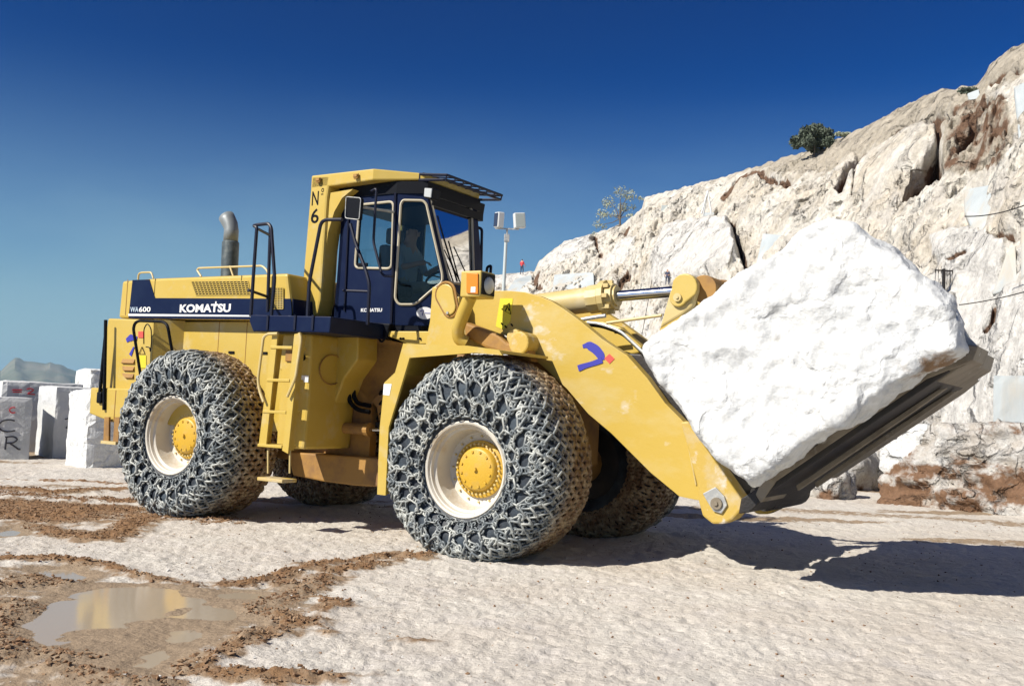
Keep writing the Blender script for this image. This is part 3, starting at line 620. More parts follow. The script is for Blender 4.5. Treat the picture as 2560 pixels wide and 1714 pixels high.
# ------------------------------------------------------------ far mountains
bm = BM(); cr = TR['R']['mtn']; Dm = 4200; rows = []
azs = np.linspace(math.atan(cr[0][0]/cr[0][1]), math.atan(cr[-1][0]/cr[-1][1]), 140); els = np.interp(azs, [math.atan(r[0]/r[1]) for r in cr], [r[2] for r in cr])
for k, (a, e) in enumerate(zip(azs, els)):
    H = e*Dm+14*float(vnoise([[k*.33, 0, 0]])[0])+6*float(vnoise([[k*.9, 4, 0]])[0]); col_ = []
    for j in range(10):
        t = j/9; D = Dm-1400*(1-t); z = H*t**1.4+(25*float(vnoise([[k*.4, j*.8, 3]])[0])*t*(1-t)*2) - .4
        col_.append(bm.verts.new((D*math.sin(a), D*math.cos(a), z)))
    col_.append(bm.verts.new(((Dm+900)*math.sin(a), (Dm+900)*math.cos(a), -.4))); rows.append(col_)
for a, b in zip(rows[:-1], rows[1:]):
    for j in range(10): face(bm, (a[j], b[j], b[j+1], a[j+1]))
mt_ = obj('mountains', bm, M_mtn, smooth=True); tag(mt_, kind='structure')
# haze
bm = BM(); box(bm, -6400, 6400, -6400, 6400, -1.4, 165); mh = bpy.data.materials.new('haze'); mh.use_nodes = True; nh = mh.node_tree; nh.nodes.clear()
pv = nh.nodes.new('ShaderNodeVolumePrincipled'); pv.inputs['Color'].default_value = (.42, .70, .95, 1); pv.inputs['Density'].default_value = .00011; pv.inputs['Anisotropy'].default_value = .2
oo = nh.nodes.new('ShaderNodeOutputMaterial'); nh.links.new(pv.outputs[0], oo.inputs['Volume'])
hz = obj('haze', bm, mh); tag(hz, kind='stuff')

# ------------------------------------------------------------ marble blocks at the left
def stone_block(name, c, ang, w, dp, hgt, mt, label, cat, group=None, seed=0, amp=.02, tilt=0):
    """c = near-left bottom corner of the front face; ang = direction of the front face"""
    bm = BM(); box(bm, 0, w, 0, dp, -.05, hgt)
    bmesh.ops.subdivide_edges(bm, edges=bm.edges, cuts=14, use_grid_fill=True)
    P = np.array([v.co for v in bm.verts]); bmesh.ops.recalc_face_normals(bm, faces=bm.faces)
    e = fbm(P*1.5+seed, 3, seed); e2 = fbm(P*6+seed, 3, seed+3)
    for v, a, b in zip(bm.verts, e, e2):
        # worn corners
        q = sum([min(v.co.x, w-v.co.x) < .02, min(v.co.y, dp-v.co.y) < .02, (hgt-v.co.z) < .02])
        v.co += v.normal*(a*amp*1.5+b*amp*.7-(amp*(1.1+b*1.5) if q >= 2 else 0))
    o = obj(name, bm, mt, smooth=False); o.location = (c[0], c[1], 0); o.rotation_euler = (0, 0, ang)
    tag(o, label, cat, group); return o
RA = math.radians
gA = 'marble blocks stacked in the yard at the left'
bA = stone_block('marble_block', (-12.95, 22.15), RA(27), 2.25, 1.6, 1.38, M_block, 'low grey marble block with black letters C and R at the left edge', 'stone block', gA, 1, .015)
bB = stone_block('marble_block', (-12.9, 25.6), RA(31), 1.95, 1.5, 1.78, M_block, 'grey marble block with a red number standing behind the low lettered block', 'stone block', gA, 2, .03)
bC = stone_block('marble_block', (-10.75, 23.9), RA(38), .95, 1.7, 1.68, M_block, 'narrow upright marble block marked with a black 2 and red strokes', 'stone block', gA, 3, .02)
bD = stone_block('marble_block', (-8.62, 20.7), RA(40), 2.3, 1.5, 1.62, M_marble, 'large rough edged marble block beside the rear wheel of the loader', 'stone block', gA, 4, .05)
bE = stone_block('marble_block', (-12.95, 31.0), RA(35), 2.2, 2.0, 2.3, M_marble, 'tall pale marble block farthest back behind the rear bumper', 'stone block', gA, 5, .05)
bF = stone_block('marble_block', (-12.2, 27.9), RA(30), 1.0, 1.2, 1.45, mat('ochre_stone', (.5, .42, .26), .9, col2=(.42, .36, .24), scale=4, bump=.02, bscale=9), 'ochre stone seen in the gap between two grey blocks', 'stone block', gA, 6, .02)
def paint(block, s, x, z, w, h_, mt, name='painted_mark'): text(name, s, x, -.03, z, w, h_, mt, block, ext=.006, bold=.02)
GL = {'C': [[(.95, .9), (.7, 1.), (.3, .9), (.05, .5), (.25, .1), (.6, .0), (1., .12)]], 'R': [[(.1, 0), (.15, 1.)], [(.05, .95), (.6, 1.), (.85, .78), (.6, .52), (.15, .48)], [(.35, .5), (.95, .02), (1.05, .05)]],
      'P': [[(.1, 0), (.15, 1.)], [(.05, .95), (.6, 1.), (.85, .78), (.6, .5), (.15, .45)]], 'T': [[(0, .95), (1, 1.)], [(.5, .98), (.45, 0)]], 'B': [[(.1, 0), (.1, 1), (.6, 1), (.75, .75), (.2, .52), (.8, .4), (.75, .05), (.1, 0)]],
      '2': [[(.05, .85), (.4, 1.), (.75, .85), (.7, .6), (.1, .05), (.95, .02)]], '1': [[(.5, 0), (.6, 1.)]], '=': [[(0, .65), (1, .68)], [(.05, .3), (1, .33)]], '9': [[(.8, .75), (.4, 1), (.1, .75), (.4, .5), (.8, .7), (.7, 0)]], '6': [[(.8, 1), (.2, .6), (.15, .2), (.5, 0), (.8, .25), (.5, .5), (.2, .4)]], 'n': [[(.1, 0), (.1, 1), (.9, 1), (.9, 0)]]}
def paint(block, ch, x, z, w, h_, mt, r=.014):
    bm = BM()
    for st in GL[ch]: tube(bm, rnd([(x+a*w, -.012, z+b*h_) for a, b in st], .05, 3), r, 6)
    for v in bm.verts: v.co.y = -.014+(v.co.y+.012)*.5
    obj('painted_mark', bm, mt, block)
paint(bA, 'B', 1.30, 1.02, .17, .17, red, .02); paint(bA, 'C', 1.78, 1.03, .13, .13, red)
paint(bA, 'T', 1.18, .64, .26, .26, blackp); paint(bA, 'C', 1.55, .60, .38, .28, blackp, .018)
paint(bA, 'P', 1.22, .26, .32, .28, blackp, .018); paint(bA, 'R', 1.72, .20, .33, .30, blackp, .02)
for k, ch in enumerate('=296'): paint(bB, ch, .25+.32*k, 1.46, .22, .15, red, .016)
paint(bB, 'n', 1.36, 1.14, .2, .26, blackp, .018)
paint(bC, '1', .45, 1.2, .10, .2, red); paint(bC, '1', .56, 1.2, .10, .2, red); paint(bC, '2', .22, .68, .34, .26, blackp)
# ------------------------------------------------------------ brown layered rock at the right
bm = BM(); A = [(7.05, 19.3), (8.75, 17.15), (12.5, 13.2), (15, 16.5), (9.6, 22.6)]
prism3(bm, [(x, y, -.2) for x, y in A], [(x+.12, y+.25, zz) for (x, y), zz in zip(A, (1.5, 1.62, 1.7, 1.7, 1.5))])
smp = Z8((915, 1060), (1160, 890), (1310, 895), (1240, 990), (1180, 1080), (1060, 1170), (960, 1190))
def sm_attr(V, N, d): p = px_of(V); i = inside(p, smp); return np.clip(.5+np.where(i, 1, -1)*seg_dist(p, smp, True)/8, 0, 1)
def br_attr(V, N, d):
    return np.clip(.36+.85*fbm(V*[.45, .45, 2.6], 4, 61)+sstep(1.1, .1, V[:, 2])*.30+.25*fbm(V*[2, 2, 7], 3, 62), 0, 1)*(1-sm_attr(V, N, d))
rk = rock_mesh(bm, .075, .20, .8, 5, M_strata, 'layered_rock', octv=5, smooth_it=3, ridge=.8, stretch=(.8, .8, 3.2), attrs=dict(smooth=sm_attr, brown=br_attr), flat=lambda V, N: (1-.93*sm_attr(V, N, 0))*np.where(N[:, 2] > .75, .25, 1))
tag(rk, 'huge layered rock of white and rust brown stone with one smooth sawn corner', 'rock')
stn = stone_block('marble_block', (10.35, 21.6), RA(-28), 2.6, 2, 2.62, M_sawn, 'square cut pale marble block standing behind the brown layered rock', 'stone block', None, 9, .01)
# rubble between the forks and the layered rock
rl = [('low white rock with a brown base under the fork tips', 5.25, 20.6, 1.1, .75), ('pale rock leaning on the left end of the layered rock', 6.45, 20.2, .95, .95), ('small grey white rock at the foot of the slope below the fork', 4.3, 21.8, .9, .6),
      ('broad white rock in the shade beyond the fork heel', 7.4, 23.2, 2.2, 1.5), ('white boulder farther back behind the raised fork', 5.4, 24.6, 2.0, 1.2), ('rust stained boulder at the foot of the slope above the layered rock', 11.2, 27.2, 2.4, 2.6)]
for k, (lb, x, y, s, hh) in enumerate(rl):
    bm = BM(); bmesh.ops.create_icosphere(bm, subdivisions=1, radius=.6)
    for v in bm.verts: v.co = Vector((v.co.x*s*1.3, v.co.y*s, v.co.z*hh*1.1+hh*.2)); v.co += Vector((random.uniform(-.1, .1), random.uniform(-.1, .1), random.uniform(-.1, .1)))*s
    o = rock_mesh(bm, .05*max(s, 1), .07*s, .35*s, 70+k, M_strata, 'rubble_rock', smooth_it=1, ridge=.6, attrs=dict(smooth=lambda V, N, d: np.zeros(len(V)), brown=lambda V, N, d: np.clip(.15+.5*fbm(V*2.2, 3, 90)+sstep(.25, 0, V[:, 2])*.3, 0, 1)))
    o.location = (x, y, 0); o.rotation_euler = (0, 0, k*1.3); tag(o, lb, 'rock', 'loose rocks at the foot of the quarry wall')
# ------------------------------------------------------------ loader materials
Y_ = mat('yellow_paint', (.455, .32, .052), .42, col2=(.465, .345, .085), scale=1.3, lo=.4, hi=.7, col3=(.46, .38, .20), scale3=3.4, lo3=.56, hi3=.78, bump=.0008, bscale=30, roughvar=.12)
Ydirt = mat('dusty_yellow_paint', (.44, .305, .056), .6, col2=(.45, .37, .22), scale=2.6, lo=.5, hi=.66, col3=(.52, .48, .40), scale3=6, lo3=.58, hi3=.7, bump=.003, bscale=25)
Ybrown = mat('dirty_frame_paint', (.30, .16, .035), .7, col2=(.17, .09, .035), scale=2.4, lo=.45, hi=.65, bump=.003, bscale=20)
Yarm = mat('scratched_yellow_paint', (.45, .315, .052), .45, col2=(.465, .36, .13), scale=1.6, lo=.46, hi=.72, col3=(.52, .47, .36), scale3=2.3, lo3=.585, hi3=.70, bump=.0012, bscale=22, roughvar=.12, stretch=(1, 1, 1.7))
Ycream = mat('cream_paint', (.49, .385, .16), .45, col2=(.52, .44, .26), scale=3, lo=.5, hi=.7, bump=.001)
Yhub = mat('hub_yellow', (.51, .31, .025), .45, col2=(.45, .30, .07), scale=7, lo=.5, hi=.7, bump=.002)
BLUE = mat('dark_blue_paint', (.003, .0085, .036), .42, col2=(.006, .013, .042), scale=3, spec=.14)
BLK = mat('black_metal', (.004, .005, .008), .5, spec=.1)
NAVY = mat('rail_paint', (.004, .006, .02), .45, spec=.3)
WHT = mat('white_print', (.66, .67, .67), .5)
RUB = mat('seal_rubber', (.42, .38, .28), .6)
RIMW = mat('rim_white', (.55, .52, .45), .5, col2=(.45, .37, .26), scale=4, lo=.5, hi=.7, col3=(.25, .17, .1), scale3=9, lo3=.66, hi3=.74, bump=.002)
TYRE = mat('tyre_rubber', (.010, .016, .025), .6, col2=(.045, .065, .085), scale=5, lo=.45, hi=.7, bump=.004, bscale=30)
CHROME = mat('chrome_rod', (.55, .57, .62), .16, metal=1)
GREY = mat('grey_steel', (.32, .33, .33), .5, metal=.4, col2=(.5, .5, .47), scale=12)
EXH = mat('exhaust_steel', (.06, .08, .09), .5, metal=.3, col2=(.13, .15, .15), scale=8)
EXHT = mat('exhaust_tip_steel', (.20, .22, .225), .5, metal=.3)
DARKS = mat('dark_steel', (.006, .005, .005), .55, col2=(.02, .014, .010), scale=5, bump=.004)
FORKS = mat('worn_fork_steel', (.20, .17, .125), .6, col2=(.12, .095, .065), scale=4, bump=.003, col3=(.32, .30, .25), scale3=8)
AMB = mat('amber_lens', (.62, .20, .015), .25)
LENS = mat('lamp_lens', (.42, .44, .43), .12)
GRNY = mat('yellow_decal', (.58, .50, .02), .5)
LBLUE = mat('logo_blue', (.03, .03, .30), .5); LRED = mat('logo_red', (.68, .07, .05), .5)
def chain_material():
    m, nt, b = nodes_mat('chain_steel'); tc = nt.nodes.new('ShaderNodeTexCoord')
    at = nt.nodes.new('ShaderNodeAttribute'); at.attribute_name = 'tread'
    n = nt.nodes.new('ShaderNodeTexNoise'); n.inputs['Scale'].default_value = 9; n.inputs['Detail'].default_value = 7; nt.links.new(tc.outputs['Object'], n.inputs['Vector'])
    def mix(f, a, c):
        x = nt.nodes.new('ShaderNodeMixRGB'); nt.links.new(f, x.inputs[0])
        for i, v in ((1, a), (2, c)):
            if isinstance(v, tuple): x.inputs[i].default_value = (*v, 1)
            else: nt.links.new(v, x.inputs[i])
        return x.outputs[0]
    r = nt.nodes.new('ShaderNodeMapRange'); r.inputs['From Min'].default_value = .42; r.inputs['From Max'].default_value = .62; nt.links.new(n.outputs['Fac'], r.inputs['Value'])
    grey = mix(r.outputs[0], (.12, .14, .15), (.37, .385, .36)); brn = mix(r.outputs[0], (.15, .085, .04), (.33, .25, .15))  # brown tread links: rust mud, plus shade and warm ground bounce in the colour
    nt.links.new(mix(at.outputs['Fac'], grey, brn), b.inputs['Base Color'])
    b.inputs['Roughness'].default_value = .48; b.inputs['Metallic'].default_value = .12; return m
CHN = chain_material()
def glass_material(c=(.60, .72, .74, 1)):
    m = bpy.data.materials.new('tinted_cab_glass'); m.use_nodes = True; nt = m.node_tree; nt.nodes.clear()
    t = nt.nodes.new('ShaderNodeBsdfTransparent'); t.inputs[0].default_value = c
    g = nt.nodes.new('ShaderNodeBsdfGlossy'); g.inputs['Roughness'].default_value = .02; f = nt.nodes.new('ShaderNodeFresnel'); f.inputs[0].default_value = 1.5
    x = nt.nodes.new('ShaderNodeMixShader'); o = nt.nodes.new('ShaderNodeOutputMaterial')
    nt.links.new(f.outputs[0], x.inputs[0]); nt.links.new(t.outputs[0], x.inputs[1]); nt.links.new(g.outputs[0], x.inputs[2]); nt.links.new(x.outputs[0], o.inputs['Surface']); return m
GLS = glass_material(); GLSD = glass_material((.46, .55, .58, 1))

# ------------------------------------------------------------ the loader
LD = bpy.data.objects.new('wheel_loader', None); COL.objects.link(LD)
mw4 = Matrix((FX, LX, UX)).transposed().to_4x4(); mw4.translation = OR; LD.matrix_world = mw4
tag(LD, 'large yellow and dark blue wheel loader with chain covered tyres carrying a marble boulder', 'wheel loader')

# --- wheels: tyre, rim, hub, protection chain
PROF = [(.47, -.40), (.52, -.425), (.62, -.462), (.75, -.485), (.86, -.478), (.945, -.44), (.995, -.37), (1.015, -.27), (1.022, -.12), (1.024, 0.)]
PROF = PROF+[(r, -y) for r, y in PROF[-2::-1]]
def deform(V, zt, zb):
    V = V.copy(); r = np.hypot(V[:, 0], V[:, 2]); k = np.clip((r-.45)/.3, 0, 1)
    z = V[:, 2]; V[:, 2] = np.where(z > 0, z*(1+(zt-1)*k), z*(1+(zb-1)*k))
    bulge = np.where(z < -.5, (-.5-z)*.10*k, 0); V[:, 1] += np.sign(V[:, 1])*bulge*(np.abs(V[:, 1]) > .2); return V
pa = np.array(PROF); pd = np.r_[0, np.cumsum(np.hypot(*np.diff(pa, axis=0).T))]
def prof_at(s): return np.interp(s, pd, pa[:, 0]), np.interp(s, pd, pa[:, 1])
def frame_at(phi, s, lift=.0):
    r, y = prof_at(s); r2, y2 = prof_at(s+.01); r1, y1 = prof_at(s-.01); t = np.array([r2-r1, y2-y1]); t /= np.linalg.norm(t)
    nr, ny = -t[1]*-1, -t[0]   # outward normal in (r,y)
    nr, ny = (t[1], -t[0])
    if nr*0.3+ny*np.sign(y if abs(y) > .05 else 0)+ (nr if abs(y) < .3 else 0) < 0: nr, ny = -nr, -ny
    c, s_ = math.cos(phi), math.sin(phi)
    p = np.array([(r+nr*lift)*c, y+ny*lift, (r+nr*lift)*s_]); n = np.array([nr*c, ny, nr*s_]); return p, n
_T = {}
def torus(ku, kv, R, rr, sx=1., sy=1.):
    key = (ku, kv, round(R, 4), round(rr, 4), round(sx, 3), round(sy, 3))
    if key in _T: return _T[key]
    V = []; F = []
    for i in range(ku):
        a = 2*math.pi*i/ku
        for j in range(kv):
            b = 2*math.pi*j/kv; q = R+rr*math.cos(b); x = q*math.cos(a); y = q*math.sin(a)
            V.append((x+math.copysign(1, math.cos(a))*(sx-1)*R if abs(math.cos(a)) > .01 else x, y*sy, rr*math.sin(b)))
            F.append((i*kv+j, ((i+1) % ku)*kv+j, ((i+1) % ku)*kv+(j+1) % kv, i*kv+(j+1) % kv))
    _T[key] = (np.array(V), np.array(F)); return _T[key]
def chain_links():
    """list of (verts, faces, centre, tread) for every link of one wheel's protection chain"""
    out = []; rs = random.Random(3)
    def basis(x, n):
        x = x/np.linalg.norm(x); n = n-x*(n@x); n /= np.linalg.norm(n); return np.stack([x, np.cross(n, x), n], 1)
    def put(T, p, B, tr): out.append((T[0]@B.T+p, T[1], p, tr))
    def ring(p, n, R, th, tr):
        x = np.cross(n, [rs.uniform(-1, 1), rs.uniform(-1, 1), rs.uniform(-1, 1)]); n2 = n+np.array([rs.uniform(-.35, .35) for _ in range(3)])
        put(torus(10, 5, R, th), p, basis(x, n2), tr)
    def linkto(p, q, n, th, tr, tw=None, ext=.018, R=.026):
        d = q-p; L = np.linalg.norm(d)+ext*2; c = (p+q)/2+np.array([rs.uniform(-.006, .006) for _ in range(3)]); B = basis(d, n)
        tw = rs.uniform(-.4, .4)+(math.pi/2 if rs.random() < .55 else 0) if tw is None else tw
        ct, st = math.cos(tw), math.sin(tw); B = np.stack([B[:, 0], B[:, 1]*ct+B[:, 2]*st, -B[:, 1]*st+B[:, 2]*ct], 1)
        sx = max(1., (L/2-th)/R); put(torus(10, 5, R, th, sx, 1.), c, B, tr)
    L = pd[-1]
    # shoulder and tread net: rows of standing links between rings, 44 round
    s_sh = .44; rows = np.arange(s_sh, L-.22, .078); N = 52
    for k, s in enumerate(rows):
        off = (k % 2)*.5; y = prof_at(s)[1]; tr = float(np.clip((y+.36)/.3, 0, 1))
        for c in range(N):
            ph = 2*math.pi*(c+off)/N; p, n = frame_at(ph, s, .030+rs.uniform(-.006, .006)); ring(p, n, .033 if k > 3 else .032, .019 if k > 3 else .0135, tr)
            if k+1 < len(rows):
                s2 = rows[k+1]
                for sg in (-.5, .5):
                    q, n2 = frame_at(ph+sg*2*math.pi/N, s2, .034); (linkto(p, q, n, .0225, tr, ext=.0, R=.011) if k > 3 else linkto(p, q, n, .0138, tr))
    # side net, wide cells: 44 -> 22 -> 44 -> inner tension chain
    def node(c, s, NN, lift=.03): return frame_at(2*math.pi*c/NN, s, lift+rs.uniform(-.008, .008))
    s0 = rows[0]
    A = {}
    for c in range(52):
        A[c] = node(c, s0, 52)
    for c in range(26):
        # joining ring, then radial pair, ring, then spread to the tension chain
        p1, n1 = node(2*c+.5, s0-.085, 52); ring(p1, n1, .037, .0128, 0)
        for j in (0, 1):
            q, _ = A[(2*c+j) % 52]; linkto(q, p1, n1, .0132, 0)
        q1, _ = node(2*c+1.5, s0-.035, 52); ring(q1, n1, .036, .0128, 0)
        linkto(A[(2*c+1) % 52][0], q1, n1, .0128, 0); linkto(A[(2*c+2) % 52][0], q1, n1, .0128, 0); linkto(p1, q1, n1, .012, 0, tw=.3)
        p2, n2 = node(2*c+.5+rs.uniform(-.12, .12), s0-.185, 52); ring(p2, n2, .038, .0128, 0); linkto(p1, p2, n2, .0128, 0, ext=.012)
        p3, n3 = node(2*c-.5, s0-.235, 52); ring(p3, n3, .035, .012, 0); linkto(p2, p3, n3, .012, 0)
        p4, _ = node(2*c+1.5, s0-.235, 52); linkto(p2, p4, n3, .012, 0)
        p5, n5 = node(2*c-.5, s0-.31, 52, .028); linkto(p3, p5, n5, .011, 0, ext=.012); ring(p5, n5, .026, .010, 0)
    Nt = 56; s_t = s0-.345
    for c in range(Nt):
        p, n = frame_at(2*math.pi*c/Nt, s_t, .028); q, _ = frame_at(2*math.pi*(c+1)/Nt, s_t, .028); linkto(p, q, n, .009, 0, tw=(c % 2)*math.pi/2, ext=.014)
        if c % 2 == 0:
            p2, n2 = frame_at(2*math.pi*c/Nt, s_t+.03, .03); ring(p2, n2, .022, .008, 0)
    return out
LINKS = chain_links()
def wheel_meshes(zt, zb, pick=None):
    bmt = BM(); lathe(bmt, PROF, 96, closed=True); bmesh.ops.recalc_face_normals(bmt, faces=bmt.faces)
    me = bpy.data.meshes.new('tyre'); bmt.to_mesh(me); bmt.free(); V = np.array([v.co for v in me.vertices]); me.vertices.foreach_set('co', deform(V, zt, zb).astype(np.float32).ravel()); me.materials.append(TYRE)
    for p in me.polygons: p.use_smooth = True
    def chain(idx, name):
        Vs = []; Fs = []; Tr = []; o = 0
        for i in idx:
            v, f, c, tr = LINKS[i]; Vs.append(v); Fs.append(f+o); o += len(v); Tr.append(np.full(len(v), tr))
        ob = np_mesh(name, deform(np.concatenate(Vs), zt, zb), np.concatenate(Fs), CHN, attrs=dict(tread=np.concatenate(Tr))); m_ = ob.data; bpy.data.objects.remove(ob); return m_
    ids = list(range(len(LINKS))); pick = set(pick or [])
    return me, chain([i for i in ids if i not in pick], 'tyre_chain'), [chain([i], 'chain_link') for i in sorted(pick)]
def rim_hub():
    bm = BM(); lathe(bm, [(.455, -.30), (.50, -.40), (.505, -.425), (.488, -.44), (.47, -.432), (.458, -.405), (.448, -.40), (.440, -.36), (.415, -.34), (.408, -.20), (.385, -.14), (.33, -.125), (.28, -.12), (.28, -.02), (.45, .0)], 64, closed=True)
    rim = obj('rim', bm, RIMW, smooth=True)
    bm = BM(); lathe(bm, [(.30, -.10), (.30, -.155), (.285, -.165), (.245, -.165), (.235, -.17), (.225, -.205), (.21, -.222), (.20, -.226), (.02, -.235), (.0, -.235)], 56)
    for k in range(12):
        a = 2*math.pi*(k+.5)/12; xbox(bm, (.182*math.cos(a), -.232, .182*math.sin(a)), (.022, .014, .022), Matrix.Rotation(-a, 3, 'Y'))
    cyl(bm, (0, -.23, 0), (0, -.262, 0), .022, 10)
    hub = obj('hub', bm, Yhub, smooth=True)
    bm = BM()
    for k in range(32):
        a = 2*math.pi*k/32; c, s = math.cos(a), math.sin(a)
        cyl(bm, (.262*c, -.15, .262*s), (.262*c, -.195, .262*s), .012, 6); 
        if k % 2 == 0: cyl(bm, (.345*c, -.12, .345*s), (.345*c, -.15, .345*s), .011, 6)
    nuts = obj('wheel_nuts', bm, GREY if False else Ycream); tag(nuts, kind='stuff')
    bm = BM()
    for k in range(46):
        a = 2*math.pi*k/46; xbox(bm, (.474*math.cos(a), -.437, .474*math.sin(a)), (.016, .01, .034), Matrix.Rotation(-a, 3, 'Y'))
    bm.free(); bm = BM(); lathe(bm, [(.46, .02), (.47, .06), (.46, .36), (.3, .40), (.1, .42)], 32); bd_ = obj('back_shade_disc', bm, DARKS, smooth=True); bm = BM()  # dark disc added in the wheel back, painted as the shade there
    ms = [rim.data, hub.data, nuts.data, bd_.data]; bpy.data.objects.remove(bd_)
    bm.free()
    for o in (rim, hub, nuts): bpy.data.objects.remove(o)
    return ms
RM = rim_hub()
# the 300 links of the near front wheel that show largest
cen = np.array([l[2] for l in LINKS]); score = -cen[:, 1]*1.0+cen[:, 0]*.12; trd = np.array([l[3] for l in LINKS])
cand = [i for i in np.argsort(-score) if trd[i] < .5][:300]
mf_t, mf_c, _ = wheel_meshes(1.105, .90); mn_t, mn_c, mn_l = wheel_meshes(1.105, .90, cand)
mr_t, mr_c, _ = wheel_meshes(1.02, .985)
def wheel(name, X, Yc, Z, far, tm, cm, links=(), steer=0, spin=0):
    w = bpy.data.objects.new(name, None); COL.objects.link(w); w.parent = LD; w.location = (X, Yc, Z); w.rotation_euler = (0, 0, (math.pi if far else 0)+steer)
    link('tyre', tm, w); link('rim', RM[0], w); link('hub', RM[1], w); link('back_shade_disc', RM[3], w); tag(link('wheel_nuts', RM[2], w), kind='stuff'); tag(link('tyre_chain', cm, w), kind='stuff')
    for l in links: link('chain_link', l, w)
    return w
WF = dict(X=4.5, Z=.935); WR = dict(X=0., Z=1.03)
wheel('wheel', 4.5, -1.31, .945, False, mn_t, mn_c, mn_l)
wheel('wheel', 4.5, 1.31, .945, True, mf_t, mf_c)
wheel('wheel', 0, -1.31, 1.035, False, mr_t, mr_c)
wheel('wheel', 0, 1.31, 1.035, True, mr_t, mr_c)
# axles and frames
bm = BM(); tube(bm, [(0, -1.15, 1.03), (0, -.9, 1.03), (0, -.4, 1.03), (0, .4, 1.03), (0, 1.15, 1.03)], [.2, .2, .3, .3, .2], 16); obj('rear_axle', bm, Ybrown, LD, True)
bm = BM(); tube(bm, [(4.5, -1.15, .945), (4.5, -.9, .945), (4.5, -.45, .945), (4.5, .45, .945), (4.5, 1.15, .945)], [.2, .22, .33, .33, .2], 16); obj('front_axle', bm, Ybrown, LD, True)

# --- rear body
H = xz('hood'); zt = 3.155
bm = BM(); prism(bm, [H[0], (H[1][0], H[1][1]), (H[2][0], H[2][1]), H[3], H[4]], -1.25, 1.25); hood = obj('hood', bm, Y_, LD, bevel=.035)
bm = BM(); prism(bm, xz('band'), -1.258, -1.2495); 
bm2 = bm; o = obj('blue_band', bm2, BLUE, hood)
bm = BM(); b = xz('band'); x1 = b[4][0]; zt_, zb_ = b[3][1], b[4][1]
prism3(bm, [(H[3][0]+.004, -1.245, zb_), (H[3][0]+.004, 1.245, zb_), (H[3][0]-.035, 1.245, zt_), (H[3][0]-.035, -1.245, zt_)], [(H[3][0]+.014, -1.245, zb_), (H[3][0]+.014, 1.245, zb_), (H[3][0]-.02, 1.245, zt_), (H[3][0]-.02, -1.245, zt_)]); obj('blue_band', bm, BLUE, hood)
bm = BM(); prism(bm, xz('stripe'), -1.262, -1.2585); obj('white_stripe', bm, WHT, hood)
k = xz('kom'); text('painted_lettering', 'KOMATSU', k[0][0], -1.2605, k[0][1]-.005, k[1][0]-k[0][0], (k[1][1]-k[0][1])*.86, WHT, hood, ext=.0015, bold=.035)
k2 = k[0][0]+(k[1][0]-k[0][0])*.70
bm = BM(); box(bm, k2, k2+.025, -1.264, -1.259, k[1][1]-.06, k[1][1]+.008); obj('painted_mark', bm, WHT, hood)
k = xz('wa600'); w_ = k[1][0]-k[0][0]; text('painted_lettering', 'WA', k[0][0], -1.2605, k[0][1]+.005, w_*.40, k[1][1]-k[0][1]-.01, mat('print_grey_blue', (.42, .52, .62), .5), hood, ext=.0015, bold=.006)
text('painted_lettering', '600', k[0][0]+w_*.43, -1.2605, k[0][1]+.005, w_*.57, k[1][1]-k[0][1]-.01, WHT, hood, ext=.0015, bold=.02)
# panel joints and latches on the hood
bm = BM()
for xx in (H[1][0]+.04, H[1][0]+1.72): box(bm, xx, xx+.008, -1.2535, -1.2495, xz('band')[2][1]+.01, 3.12)
obj('panel_joint', bm, BLK, hood)
bm = BM(); box(bm, H[0][0]+.12, H[0][0]+.13, -1.2545, -1.2495, 2.62, 3.12); obj('panel_joint', bm, Ybrown, hood)
def grille(name, q, nx, nz, parent, y=-1.25, bar=Y_):
    a, b, c, d = [Vector((x, 0, z)) for x, z in q]
    bm = BM(); holedpts = [Vector((v.x, y-.006, v.z)) for v in (a, b, c, d)]; prism3(bm, holedpts, [v+Vector((0, .004, 0)) for v in holedpts]); g = obj(name, bm, BLK, parent)
    bm = BM()
    def L(p, q_, th):
        p = Vector((p.x, y-.010, p.z)); q_ = Vector((q_.x, y-.010, q_.z)); d_ = (q_-p).normalized(); n = Vector((-d_.z, 0, d_.x))*th
        prism3(bm, [p-n, q_-n, q_+n, p+n], [v+Vector((0, .0045, 0)) for v in (p-n, q_-n, q_+n, p+n)])
    for i in range(nx+1): t = i/nx; L(a.lerp(b, t), d.lerp(c, t), .006)
    for i in range(nz+1): t = i/nz; L(a.lerp(d, t), b.lerp(c, t), .0045)
    s = obj('grille_bars', bm, bar, g); tag(s, kind='stuff')
grille('side_grille', xz('grille'), 16, 7, hood)
q = xz('grille2'); grille('cooling_grille', q, 5, 12, hood, y=-1.2605)
# body below the band
r = xz('recess'); zb = H[3][1]
bm = BM(); prism(bm, [(r[0][0]-.1, zb), (H[3][0]-.03, zb), (H[3][0]-.03, 1.5), (1.2, 1.15), (-.9, 1.15)], -1.08, 1.08); body = obj('engine_side_panel', bm, Y_, LD, bevel=.01)
bm = BM()
for xx in (.0, .52): box(bm, xx, xx+.008, -1.084, -1.079, 1.9, zb)
obj('panel_joint', bm, Ybrown, body)
for xx in (.22, .82):
    bm = BM(); box(bm, xx, xx+.1, -1.095, -1.079, 2.12, 2.15); obj('latch', bm, BLK, body)
c = xz('cw')
bm = BM(); x0, x1, xb = c[0][0], c[1][0], c[3][0]
prism3(bm, [(H[4][0]-.02, -1.40, c[0][1]), (x1, -1.40, c[1][1]), (x1+.05, -1.40, 1.2), (H[4][0]-.17, -1.40, 1.2)], [(H[4][0]-.02, 1.40, c[0][1]), (x1, 1.40, c[1][1]), (x1+.05, 1.40, 1.2), (H[4][0]-.17, 1.40, 1.2)])
cw = obj('counterweight', bm, Y_, LD, bevel=.02)
